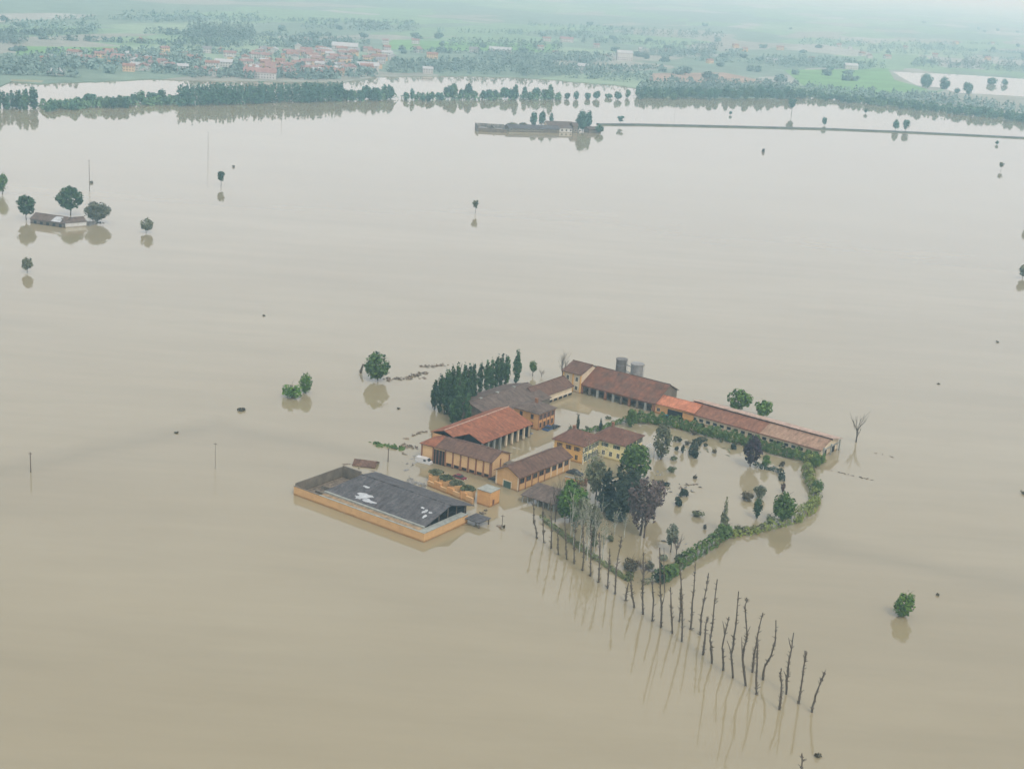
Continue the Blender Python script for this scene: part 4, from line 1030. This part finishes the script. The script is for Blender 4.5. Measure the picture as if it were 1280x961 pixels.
hedge('drowned_hedge', [(942, 583), (955, 586), (968, 588), (976, 592), (978, 602)], [1.6, 1.0, .8, 1.2, 1.0], 1.4, F_DRK, 'dark line of drowned shrubs below the purple tree', dens=40, leaf=.28)
hedge('drowned_hedge', [(925, 667), (935, 666), (947, 664), (957, 661)], [.9, .8, 1.2, 1.4], 1.6, F_BRN, 'sparse brown hedge left of the round green tree', dens=22, leaf=.28)
hedge('drowned_hedge', [(800, 730), (809, 728), (817, 727)], [.8, 1.0, 1.0], 1.6, F_GRY, 'sparse grey shrubs at the gap in the hedge', dens=22, leaf=.24)

# ---------------------------------------------------------------- floating debris
def debris(pts, wd, label, h=.35, seed=1, mat='debris', den=2.2):
    rnd = random.Random(seed); mb = MB(); P = [at(x, y) for x, y in pts]; o = P[0]
    for a, b in zip(P, P[1:]):
        L = (b - a).length
        for _ in range(int(L * wd * den)):
            q = a.lerp(b, rnd.random()) - o + Vector((rnd.gauss(0, .33) * wd, rnd.gauss(0, .33) * wd, 0)); s = rnd.uniform(.25, .9); t = rnd.random() * 3.14
            d = Vector((math.cos(t), math.sin(t), 0)) * s; e = Vector((-d.y, d.x, 0)) * rnd.uniform(.2, .6); z = rnd.uniform(.02, h)
            mb.add([q - d - e + Vector((0, 0, -.1)), q + d - e + Vector((0, 0, -.1)), q + d + e + Vector((0, 0, z)), q - d + e + Vector((0, 0, z * .6)), q + Vector((0, 0, z + .1))],
                   [(0, 1, 4), (1, 2, 4), (2, 3, 4), (3, 0, 4)])
    return tag(mb.build('floating_debris', MT[mat] if isinstance(mat, str) else mat, None, o), label, 'debris', None, 'stuff')
debris([(485, 474.5), (505, 473), (520, 469), (535, 466)], 2.4, 'long raft of brown debris left of the poplar grove', .5, 1)
debris([(528, 458), (546, 457.5), (558, 456)], 2.0, 'thin raft of debris behind the poplar grove', .4, 2)
debris([(524, 472.5), (532, 473)], 1.6, 'small patch of debris below the long raft', .3, 3)
debris([(466, 555), (480, 556.5), (492, 558.5), (502, 561)], 2.4, 'mat of dark green weed left of the store', .8, 4, F_HDG)
debris([(500, 557), (514, 559.5), (520, 561.5)], 1.6, 'grey scrap heap floating beside the green weed', .6, 5)
debris([(502, 566), (508, 568)], 1.4, 'small debris patch by the lamp pole', .3, 6)
debris([(515, 545), (524, 541), (534, 539)], 1.0, 'thin floating branches left of the red roof', .4, 7)
debris([(510, 600), (520, 604), (530, 607)], 2.2, 'pale rubbish between the barn and the tanks', .7, 8, 'rubble')
debris([(505, 548), (512, 549.5)], .8, 'dark floating log by the floating branches', .3, 9)
debris([(1036, 587), (1060, 593), (1099, 602)], .35, 'thin line of a drowned fence right of the garden', .25, 10)
debris([(1088, 565), (1103, 568), (1119, 572.5)], .3, 'thin line of a drowned fence below the dead tree', .25, 11)
debris([(623, 657), (628, 661)], .8, 'dark driftwood in water left of the dead poplar row', .8, 12)
debris([(800, 707), (812, 712), (826, 716)], 2.6, 'pale brush floating inside the garden corner', .4, 13, 'rubble')
debris([(850, 610), (862, 606), (873, 605)], .8, 'thin branch line above the dark garden shrubs', .3, 14)
debris([(600, 645), (606, 638)], .8, 'dark wood by the end of the barn canopy', .5, 15)
debris([(842, 548), (862, 556), (880, 566)], 9, 'thin scum of twigs scattered over the upper garden water', .35, 31, F_GRY, .10)
debris([(820, 590), (838, 610), (858, 612), (880, 604)], 6, 'thin scum of leaves scattered right of the copper tree', .25, 32, 'rubble', .14)
debris([(905, 556), (930, 568), (950, 575)], 5, 'thin scum of twigs by the dark purple tree', .3, 33, F_GRY, .12)
debris([(835, 668), (850, 680), (862, 690)], 5, 'thin scum beside the bright green hedge', .3, 34, 'rubble', .16)
debris([(500, 590), (515, 580), (520, 570)], 4, 'thin scum of rubbish between the lamp pole and the store', .3, 35, 'rubble', .22)
debris([(428, 578), (470, 590), (510, 606)], 2.5, 'line of scum caught behind the barn roof', .3, 36, 'debris', .3)
def float_clump(x, y, wpx, hpx, label, fol=None, name='floating_shrub'):
    p = at(x, y); W = wpx / pxm(p)
    return ptree(name, x, y, y - hpx, wpx, 'bush', fol or F_BRN, label, cat='shrub', clear=0, parts=False, leaf=max(.2, W * .12))
float_clump(302, 513, 11, 5, 'dark drowned shrub in open water left of the bush pair')
float_clump(1022.5, 945.5, 9, 8, 'dark snag top at the lower right edge of the water')
float_clump(1172, 744, 5, 5, 'small dark float right of the leaning tree')
float_clump(1278, 617, 7, 6, 'dark drowned shrub at the right edge of the photo')
float_clump(220, 541, 6, 3, 'tiny drowned shrub in the left open water')
float_clump(498, 511, 5, 3, 'tiny dark float left of the poplar grove')
float_clump(1247, 428, 4, 3, 'tiny dark float in the upper right water')
float_clump(1173, 480, 4, 3, 'tiny dark float right of the stable trees')
float_clump(330, 395, 5, 3, 'tiny dark float in the left middle water')
float_clump(292, 209, 4, 4, 'tiny dark tuft near the flat topped pollard')
float_clump(114, 229, 5, 4, 'tiny dark tuft at the foot of the left pole')
float_clump(954, 190, 4, 6, 'small tuft below the road')
float_clump(630, 660, 4, 6, 'dark stump beside the driftwood')
# drowned little roof near the barn
A = at(441, 582); r = empty('drowned_hut', A, rad(-8), 'brown roof of a small hut almost under water above the barn', 'hut')
rb, T = roof_mesh(6.4, 4.6, .15, 1.2, 0, 0, .2); rb.build('roof', MT['purple_roof'], r)
MB().box(.1, .1, -1.5, 6.3, 4.5, .14).build('wall', MT['cream_wall'], r)
# poles
def pole(x, y, top, label, rr=.12, base=False):
    p = at(x, y); H = hz(p, top); r = empty('utility_pole', p, 0, label, 'pole')
    MB().tube([(0, 0, -1.5), (0, 0, H)], [rr * 1.2, rr * .8], 7).build('shaft', MT['wood'], r)
    MB().box(-.5, -.05, H - .5, .5, .05, H - .38).build('crossarm', MT['wood'], r)
    return r
pole(485, 577, 560, 'dark pole standing in water left of the store', .16)
pole(38.5, 590, 565, 'short pole at the far left middle water', .14)
pole(269, 586, 553, 'faint grey pole in the left middle water', .06)
pole(627.5, 659, 643, 'thin post by the driftwood', .1)
pole(112, 238, 200, 'tall pole above the ruined farm', .15)
pole(260, 200, 165, 'faint tall pole left in the far water', .09)
pole(352, 152, 135, 'faint pole before the plantation', .09)
pole(843, 148, 128, 'faint pole left of the road tree', .09)
pole(721, 528, 516, 'thin post in the upper yard', .08)
p = at(451, 466); r = empty('broken_stump', p, 0, 'dark broken stump beside the round lone tree', 'stump')
MB().tube([(0, 0, -1), (0, 0, .3), (.25, 0, 1.6), (.75, 0, 3.2)], [.55, .5, .42, .3], 8).build('trunk', MT['bark_dead'], r)
MB().tube([(.3, 0, 1.8), (1.1, 0, 3.0)], [.2, .08], 5).tube([(.1, 0, .4), (-.7, 0, 1.0)], [.2, .1], 5).build('snags', MT['bark_dead'], r)

# ---------------------------------------------------------------- left ruined farm
A = at(38, 279); B = at(80, 285); an = math.atan2(B.y - A.y, B.x - A.x); L = (B - A).length
rR, ro = house('ruined_farmhouse', A, an, L, 9, 2.2, 4.4, 'dark_wall', 'grey_roof_b', 'low ruined farmhouse with grey roof among the left trees', ov=.3)
for i in range(5): MB().box(2 + i * 3.6, -.08, -1, 3.6 + i * 3.6, .02, 1.5).build('opening', MT['dark'], rR)
MB().add([(L * .62, -.32, 2.55), (L * .9, -.32, 2.55), (L * .88, 3.2, 4.5), (L * .66, 3.4, 4.55)], [(0, 1, 2, 3)]).build('collapsed_patch', MT['patch'], ro)
A2 = at(82, 285); an2 = an + rad(62)
rR2, ro = house('ruined_barn', A2, an2, 11, 7, 2.4, 4.0, 'white_wall', 'grey_roof_b', 'roofed ruin with white wall right of the ruined farmhouse', ov=.3)
for i in range(3): MB().box(-.08, 1 + i * 2.4, -1, .02, 2.4 + i * 2.4, 1.5).build('opening', MT['dark'], rR2)
A3 = at(90, 279.5); MB_ = MB().box(0, 0, -1, 10, .5, 2.2).box(9.5, .5, -1, 10, 6, 1.6)
tag(MB_.build('broken_wall', MT['rubble'], None, (A3.x, A3.y, 0), an), 'broken grey wall right of the white ruin', 'wall')
for a_ in [
 ('broadleaf_tree', 33, 275, 244, 25, 'open', F_POP, 'dark tree at the left end of the ruined farm'),
 ('broadleaf_tree', 88, 269, 233, 35, 'open', F_POP, 'tallest tree of the ruined farm, behind its roof'),
 ('broadleaf_tree', 121, 279, 251, 34, 'round', F_GRY, 'wide grey green tree at the right of the ruined farm'),
 ('broadleaf_tree', 3, 243, 215, 15, 'round', F_MID, 'green tree cut by the left edge of the photo'),
 ('broadleaf_tree', 183, 291, 272, 18, 'round', F_GRY, 'small round tree right of the ruined farm'),
 ('broadleaf_tree', 34, 341, 321, 14, 'round', F_GRY, 'small round tree below the ruined farm'),
 ('pollard_tree', 276, 233, 214, 13, 'vase', F_POP, 'flat topped pollard in the left far water'),
 ('broadleaf_tree', 594, 267, 250, 11, 'vase', F_GRY, 'small tree alone in the middle far water'),
 ('broadleaf_tree', 1278, 348, 331, 12, 'round', F_GRY, 'small tree cut by the right edge of the photo'),
 ('broadleaf_tree', 989, 143, 122, 14, 'vase', F_FAR, 'tree in far water above the road'),
 ('broadleaf_tree', 1030, 157, 146, 7, 'round', F_FAR, 'tiny tree just above the road'),
 ('broadleaf_tree', 1119, 163, 149, 9, 'round', F_FAR, 'left one of two little trees on the road'),
 ('broadleaf_tree', 1132, 163.5, 149, 10, 'round', F_FAR, 'right one of two little trees on the road'),
 ('broadleaf_tree', 775, 157, 144.5, 12, 'vase', F_FAR, 'flat small tree at the start of the road'),
 ('broadleaf_tree', 1246, 181, 176, 4, 'round', F_FAR, 'tiny tree below the right end of the road'),
 ('broadleaf_tree', 1251, 213, 203, 8, 'vase', F_GRY, 'faint bare little tree in the right far water'),
 ('broadleaf_tree', 1281, 285, 270, 5, 'round', F_GRY, 'thin tree at the right edge above the middle'),
 ('broadleaf_tree', 913, 144, 139, 4, 'round', F_FAR, 'tiny far tree left of the road tree'),
 ('broadleaf_tree', 1082, 142, 136, 5, 'round', F_FAR, 'tiny far tree near the right bank'),
]:
    n_, x, y, t, wd, k, f, lb = a_
    ptree(n_, x, y, t, wd, k, f, lb, clear=.12 if k != 'vase' else .3, dens=1.5 if k == 'open' else 1.1, leaf=.5 if y > 200 else .7)
debris([(112, 278), (128, 279)], 2.0, 'dark drowned bank under the wide grey tree', .8, 21)

# ---------------------------------------------------------------- far farm at the start of the road
def fbox(name, x, y, x2, y2, W, ze, zr, wall, roof, label, **k):
    A = at(x, y); B = at(x2, y2); an = math.atan2(B.y - A.y, B.x - A.x); L = (B - A).length
    return house(name, A, an, L, W, ze, zr, wall, roof, label, **k)
r1_, _ = fbox('far_barn', 636, 164.5, 699, 166, 11, 3.0, 5.2, 'dark_wall', 'grey_roof', 'long slate blue roofed barn of the far farm')
r2_, _ = fbox('far_barn', 684, 162, 716, 163, 9, 4.0, 6.6, 'cream_wall', 'grey_roof_b', 'brown roofed barn behind the slate one at the far farm')
r3_, _ = fbox('far_house', 699, 165.5, 715, 166, 10, 3.6, 5, 'white_wall', 'grey_roof_b', 'white house at the right of the slate roofed barn')
r4_, _ = fbox('far_house', 716, 166, 722, 166.2, 9, 6, 8, 'dark_wall', 'grey_roof_b', 'tall dark house beside the big far tree')
r5_, _ = fbox('far_shed', 736, 166, 751, 166, 8, 3, 4.5, 'dark_wall', 'grey_roof_b', 'low dark shed right of the big far tree')
for rr_, n in ((r3_, 3), (r4_, 2), (r1_, 8)):
    for i in range(n): window(rr_, 2.5 + i * 4, 0, 1.0, 1.6, 1.6, frame='frame_pale', bars=False)
A = at(597, 164); B = at(634, 166); an = math.atan2(B.y - A.y, B.x - A.x); L = (B - A).length
r = empty('ruined_walls', (A.x, A.y, 0), an, 'roofless broken walls at the left end of the far farm', 'ruin')
MB().box(0, 0, -1, L, .8, 2.6).box(0, 0.8, -1, .8, 22, 4.5).box(L * .55, .8, -1, L * .55 + .8, 22, 3.6).build('wall', MT['dark_wall'], r)
MB().box(0, 22, -1, L, 22.8, 4.2).build('back_wall', MT['rubble'], r)
MB().box(1, 5, -1, 9, 14, 2.2).box(13, 4, -1, 22, 15, 1.8).build('rubble_heap', MT['rubble'], r)
for x, y, t, wd, k, f, lb in ((666.5, 158, 138.5, 9, 'round', F_FAR, 'left round tree behind the far farm roofs'), (677, 158, 137.5, 9, 'round', F_FAR, 'right round tree behind the far farm roofs'),
   (688.5, 159, 140, 5.5, 'column', F_FAR, 'dark narrow tree behind the far farm'), (728, 164, 136, 14, 'round', F_FAR, 'biggest dark tree of the far farm'), (735, 163, 137.5, 9, 'round', F_FAR, 'dark tree leaning on the biggest far farm tree'),
   (749, 167, 156, 11, 'round', F_FAL, 'light green bush at the start of the road'), (722, 163, 143, 6, 'column', F_FAR, 'slim dark tree at the left of the biggest one'),
   (640, 158, 152, 14, 'bush', F_GRY, 'grey green scrub left of the far farm roofs'), (655, 158, 153, 12, 'bush', F_GRY, 'grey green scrub behind the slate roof')):
    ptree('farm_tree', x, y, t, wd, k, f, lb, clear=.02, dens=1.3, leaf=.75)

# ---------------------------------------------------------------- bands of flooded trees
def band(n, x0, x1, yb, hpx, wpx, fol, label, group, kind='round', seed=1, rag=.35, jit=2.0, name='flooded_tree'):
    rnd = random.Random(seed)
    for i in range(n):
        x = x0 + (x1 - x0) * (i + rnd.uniform(.2, .8)) / n; t = (x - x0) / (x1 - x0)
        y = yb[0] + (yb[1] - yb[0]) * t + rnd.uniform(-jit, jit * .3)
        h = hpx * rnd.uniform(1 - rag, 1 + rag * .5)
        tr = ptree(name, x, y, y - h, wpx * rnd.uniform(.7, 1.25), kind, fol if rnd.random() < .75 else F_FAL, f'{ordinal(i)} from the left, {label}', group=group, clear=0.0, parts=False, leaf=1.0, dens=1.3, var=rnd.randrange(3))
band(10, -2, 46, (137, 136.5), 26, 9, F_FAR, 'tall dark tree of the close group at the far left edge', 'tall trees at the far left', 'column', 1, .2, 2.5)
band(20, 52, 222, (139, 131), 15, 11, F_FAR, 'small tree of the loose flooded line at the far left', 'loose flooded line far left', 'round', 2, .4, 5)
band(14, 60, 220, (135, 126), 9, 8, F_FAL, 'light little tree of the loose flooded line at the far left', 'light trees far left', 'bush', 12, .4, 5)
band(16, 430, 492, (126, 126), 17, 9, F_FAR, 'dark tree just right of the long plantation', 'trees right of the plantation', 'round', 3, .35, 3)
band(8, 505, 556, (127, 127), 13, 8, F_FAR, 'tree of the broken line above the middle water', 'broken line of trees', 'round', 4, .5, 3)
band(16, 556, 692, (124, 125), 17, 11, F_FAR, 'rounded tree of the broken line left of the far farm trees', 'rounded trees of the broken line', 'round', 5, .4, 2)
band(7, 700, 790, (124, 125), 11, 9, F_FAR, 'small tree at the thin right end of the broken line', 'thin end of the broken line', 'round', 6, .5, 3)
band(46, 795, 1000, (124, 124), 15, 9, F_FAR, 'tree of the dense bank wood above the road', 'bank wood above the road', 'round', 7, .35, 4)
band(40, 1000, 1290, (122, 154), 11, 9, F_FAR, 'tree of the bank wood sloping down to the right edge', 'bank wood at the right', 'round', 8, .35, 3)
band(26, 1010, 1290, (118, 146), 8, 8, F_FAL, 'light tree along the back of the right bank wood', 'light trees on the right bank', 'bush', 18, .4, 3)
for x, y, t, wd in ((1157, 111, 90, 16), (1180, 112, 95, 15), (1196, 117, 109, 7), (1209, 118, 101, 13), (1240, 106, 97, 14), (1255, 107, 99, 10)):
    ptree('pond_tree', x, y, t, wd, 'round', F_FAR, 'tree standing in the second sheet of flood water at the right', group='trees in the right pond', clear=0, parts=False, leaf=1.1, dens=1.2)
# the dense plantation: one mass of poplars
def wood(name, poly, n, H, Wt, fol, label, leaf=1.3, seed=1, q=26, z=0.0, kindc='round'):
    rnd = random.Random(seed); lp, ln = [], []
    P = [at(x, y) for x, y in poly]
    o = P[0]
    xs = [p.x for p in P]; ys = [p.y for p in P]
    def inside(x, y):
        c = False; j = len(P) - 1
        for i in range(len(P)):
            if (P[i].y > y) != (P[j].y > y) and x < (P[j].x - P[i].x) * (y - P[i].y) / (P[j].y - P[i].y) + P[i].x: c = not c
            j = i
        return c
    k = 0; tries = 0
    while k < n and tries < n * 40:
        tries += 1
        x, y = rnd.uniform(min(xs), max(xs)), rnd.uniform(min(ys), max(ys))
        if not inside(x, y): continue
        k += 1; h = H * rnd.uniform(.8, 1.12); w_ = Wt * rnd.uniform(.7, 1.2)
        for _ in range(q):
            d = sph(rnd); zz = rnd.random()
            rr = w_ * .5 * math.sin(min(1, zz * .85 + .3) * 3.0) if kindc == 'round' else w_ * .5 * (1 - .5 * zz)
            lp.append(Vector((x - o.x + d.x * rr, y - o.y + d.y * rr, z + h * (.06 + .94 * zz)))); ln.append(Vector((d.x, d.y, .6)).normalized())
    return tag(leafcloud(lp, ln, leaf, rnd, .75).build(name, fol, None, o), label, 'wood', None, 'stuff')
wood('plantation', [(222, 133.5), (428, 127.5), (428, 121), (222, 126)], 420, 14.5, 6, F_FAR, 'long dense dark plantation standing in the far flood water', 1.15, 1, 40)
# woods and hedgerows of the far land
WOODS = [([(232, 55), (318, 57), (316, 44), (236, 42)], 300, 20, 14), ([(0, 88), (70, 90), (120, 84), (60, 78), (0, 80)], 150, 12, 12), ([(0, 56), (30, 58), (34, 50), (0, 48)], 60, 15, 12),
 ([(130, 80), (230, 82), (260, 74), (140, 73)], 130, 11, 12), ([(230, 98), (400, 101), (480, 97), (470, 93), (330, 95), (235, 92)], 170, 9, 9), ([(480, 92), (600, 94), (700, 97), (700, 86), (590, 80), (490, 82)], 260, 11, 12),
 ([(600, 78), (760, 82), (765, 74), (610, 70)], 110, 11, 13), ([(700, 98), (790, 104), (830, 100), (780, 90), (700, 88)], 120, 11, 12), ([(960, 84), (1060, 88), (1120, 86), (1050, 78), (950, 76)], 150, 13, 13),
 ([(1000, 118), (1110, 128), (1190, 134), (1280, 146), (1280, 138), (1200, 124), (1100, 118), (1010, 110)], 230, 9, 11), ([(800, 118), (980, 119), (1000, 110), (900, 106), (800, 108)], 220, 11, 11),
 ([(1140, 84), (1280, 92), (1280, 84), (1150, 76)], 120, 12, 14), ([(560, 60), (700, 64), (705, 59), (565, 55)], 70, 13, 14), ([(330, 62), (440, 60), (445, 55), (335, 56)], 70, 12, 13),
 ([(800, 70), (930, 74), (935, 68), (805, 64)], 80, 13, 15), ([(10, 40), (120, 44), (125, 39), (12, 35)], 60, 15, 18), ([(700, 44), (900, 50), (905, 45), (705, 40)], 90, 15, 20),
 ([(380, 38), (520, 42), (525, 37), (385, 33)], 70, 15, 20), ([(1000, 58), (1200, 66), (1205, 60), (1005, 53)], 90, 15, 18), ([(150, 28), (330, 32), (335, 27), (155, 23)], 70, 16, 25)]
WOODS.append(([(270, 98), (480, 97), (470, 72), (300, 70)], 110, 7, 9)); WOODS.append(([(20, 92), (260, 92), (250, 70), (30, 68)], 60, 7, 10))
WN = ['square bluish wood beyond the town', 'tree belt behind the far left bank', 'small wood at the far left field edge', 'tree belt left of the town', 'low trees before the town along the river bank', 'broad tree belt right of the town',
      'thin tree belt behind the broad one', 'trees at the bend of the far bank', 'tree belt behind the bright green field', 'scrub behind the right bank wood', 'scrub behind the dense bank wood', 'tree belt behind the right pond',
      'thin hedgerow beyond the broad belt', 'thin hedgerow above the town roofs', 'hazy hedgerow right of the middle', 'faint hedgerow at the upper left', 'faint hedgerow at the upper right of middle', 'faint hedgerow at the upper middle', 'faint hedgerow at the upper right', 'faintest hedgerow near the top left', 'garden trees between the town houses', 'garden trees left of the town']
hr = random.Random(11)
for i in range(34):
    x = hr.uniform(-60, 1200); y = 18 + 78 * hr.random() ** .8; L_ = hr.uniform(60, 260); sl_ = hr.uniform(-.015, .06)
    if y > 84 and (x + L_ > 1110 or x > 780): y -= 22
    th_ = hr.uniform(.6, 1.6) 
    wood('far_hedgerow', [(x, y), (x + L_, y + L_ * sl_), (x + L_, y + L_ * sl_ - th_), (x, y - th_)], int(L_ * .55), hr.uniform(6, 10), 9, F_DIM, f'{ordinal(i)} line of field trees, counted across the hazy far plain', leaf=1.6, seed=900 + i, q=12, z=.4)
for poly, n_, h_, lb in (([(52, 139), (222, 131), (222, 127), (52, 133)], 120, 6, 'low scrub joining the loose flooded line at the far left'), ([(430, 126.5), (700, 125.5), (700, 123), (430, 123.5)], 110, 6.5, 'low scrub under the broken line of trees'),
                 ([(795, 124), (1000, 124), (1000, 119), (795, 119)], 170, 10, 'scrub filling the bank wood above the road'), ([(1000, 122), (1290, 154), (1290, 148), (1000, 118)], 220, 8, 'scrub filling the bank wood at the right')):
    wood('flooded_scrub', poly, n_, h_, 8, F_FAL, lb, leaf=1.2, seed=int(n_), q=24)
for i, ((poly, n, H, Wt), lb) in enumerate(zip(WOODS, WN)):
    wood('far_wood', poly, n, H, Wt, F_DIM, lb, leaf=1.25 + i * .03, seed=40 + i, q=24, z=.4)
rnd = random.Random(77)
for i in range(110):
    x = rnd.uniform(0, 1280); y = 22 + (92 + (x > 800) * 14 - 22) * rnd.random() ** .7 
    p = at(x, y, .5); 
    if 1110 < x < 1290 and y > 86: continue
    tree('field_tree', (p.x, p.y), rnd.uniform(9, 15), rnd.uniform(12, 22), 'bush', F_DIM, 'small clump of trees among the hazy far fields', group='tree clumps in the far fields', clear=0, parts=False, leaf=1.9, dens=1.0, var=rnd.randrange(3))

# ---------------------------------------------------------------- far town
rnd = random.Random(5)
TW = {'white': (simple('town_wall_white', (.46, .45, .42), .9, .1, .1, .2), 'pale'), 'ochre': (simple('town_wall_ochre', (.55, .40, .25), .9, .1, .1, .2), 'ochre')}
TR = {'red': simple('town_roof_red', (.27, .165, .145), .9, .1, .2, .2), 'brown': simple('town_roof_brown', (.27, .15, .115), .9, .1, .2, .2), 'grey': simple('town_roof_grey', (.22, .22, .22), .9, .1, .2, .2), 'white': simple('town_roof_pale', (.38, .39, .38), .8, .2, .1, .2)}  # town wall and roof contrast lowered, painting in some distance haze
_hm = {}
def town_house(x, y, L, W, h, roof, wall, ang, label, group, hip=0):
    p = at(x, y, .5); key = (L, W, h, roof, wall)
    if key not in _hm:
        mb = MB().box(-L / 2, -W / 2, -1, L / 2, W / 2, h, 0)
        rise = W * .26; o = .5
        v = [(-L / 2 - o, -W / 2 - o, h - .1), (L / 2 + o, -W / 2 - o, h - .1), (L / 2 + o, W / 2 + o, h - .1), (-L / 2 - o, W / 2 + o, h - .1), (-L / 2 - o, 0, h + rise), (L / 2 + o, 0, h + rise)]
        mb.add(v, [(0, 1, 5, 4), (2, 3, 4, 5), (3, 0, 4), (1, 2, 5), (0, 3, 2, 1)], 1)
        for k in range(int(L // 3)):
            for z in ([1.2, 4.0] if h > 5 else [1.2]):
                xx = -L / 2 + 1.5 + k * 3
                mb.box(xx - .5, -W / 2 - .04, z, xx + .5, -W / 2 + .02, z + 1.3, 2)
        if L < 20: mb.box(L * .2, .4, h + rise * .5, L * .2 + .8, 1.2, h + rise + 1.0, 0)
        _hm[key] = mb.mesh('town_house', [TW[wall][0], TR[roof], MT['glass']])
    return tag(link('town_house', _hm[key], None, (p.x, p.y, .5), ang), label, 'house', group)
sizes = [(10, 8, 5.5), (12, 9, 6), (8, 7, 3.2), (15, 9, 6), (10, 10, 5.8)]
for i in range(215):
    if i < 150: x = rnd.gauss(385, 58); y = 66 + rnd.random() * 31 - max(0, (x - 400)) * .03
    elif i < 175: x = rnd.uniform(40, 260); y = rnd.uniform(72, 90)
    else: x = rnd.uniform(20, 1270); y = rnd.uniform(52, 84)
    if x < 15 or x > 1275: continue
    rf = rnd.choices(['red', 'brown', 'grey', 'white'], [5, 4, 1.2, 1.6])[0]; L, W, h = rnd.choice(sizes); wl = 'white' if rnd.random() < .7 else 'ochre'
    col = {'red': 'red', 'brown': 'brown', 'grey': 'grey', 'white': 'pale'}[rf]
    where = 'in the far town' if i < 150 else 'scattered in the far fields'
    town_house(x, y, L, W, h, rf, wl, rnd.choice([0.2, 0.2, 1.75, .5, -.3]) + rnd.uniform(-.1, .1), f'little {TW[wl][1]} walled house with {col} roof {where}', f'{col} roofed houses {where}')
for x, y, L, W, h, rf, lb in ((325, 98, 34, 16, 7, 'red', 'largest red roofed building at the front edge of the far town'), (431, 63, 36, 18, 6, 'white', 'long white warehouse above the far town'), (460, 88, 26, 14, 6, 'white', 'white hall at the right end of the far town'),
  (625, 66, 34, 14, 5, 'white', 'long white shed alone right of the far town'), (730, 88, 20, 12, 6, 'white', 'white farm building near the bend of the bank'), (1063, 87, 22, 13, 7, 'white', 'white building beside the tree belt on the right'),
  (280, 84, 20, 12, 6, 'white', 'pale hall at the left end of the far town'), (182, 79, 22, 12, 5, 'white', 'pale shed left of the far town'), (70, 94, 16, 9, 4, 'white', 'white shed near the left river bank'), (708, 53, 24, 14, 6, 'red', 'faint long roof in the hazy middle fields'),
  (965, 79, 20, 12, 5, 'white', 'pale shed left of the bright green field'), (780, 76, 24, 14, 12, 'white', 'tall pale building by its tree in the far middle'), (157, 79, 30, 14, 6, 'red', 'red shed left of the far town')):
    town_house(x, y, L, W, h, rf, 'white', .12, lb, None)

# ---------------------------------------------------------------- haze
hm = bpy.data.materials.new('haze'); hm.use_nodes = True; n = hm.node_tree; n.nodes.clear()
o = n.nodes.new('ShaderNodeOutputMaterial'); pv = n.nodes.new('ShaderNodeVolumePrincipled')
pv.inputs['Color'].default_value = (0.54, 0.86, 1.02, 1); pv.inputs['Absorption Color'].default_value = (1, 1, 1, 1); pv.inputs['Density'].default_value = 0.00027; pv.inputs['Anisotropy'].default_value = 0.2
n.links.new(pv.outputs[0], o.inputs['Volume'])
hb = MB().box(-FAR * 1.05, -FAR * 1.05, -4.0, FAR * 1.05, FAR * 1.05, 146.0).build('haze', hm)
tag(hb, 'pale blue haze over the whole flooded plain', None, None, 'stuff')
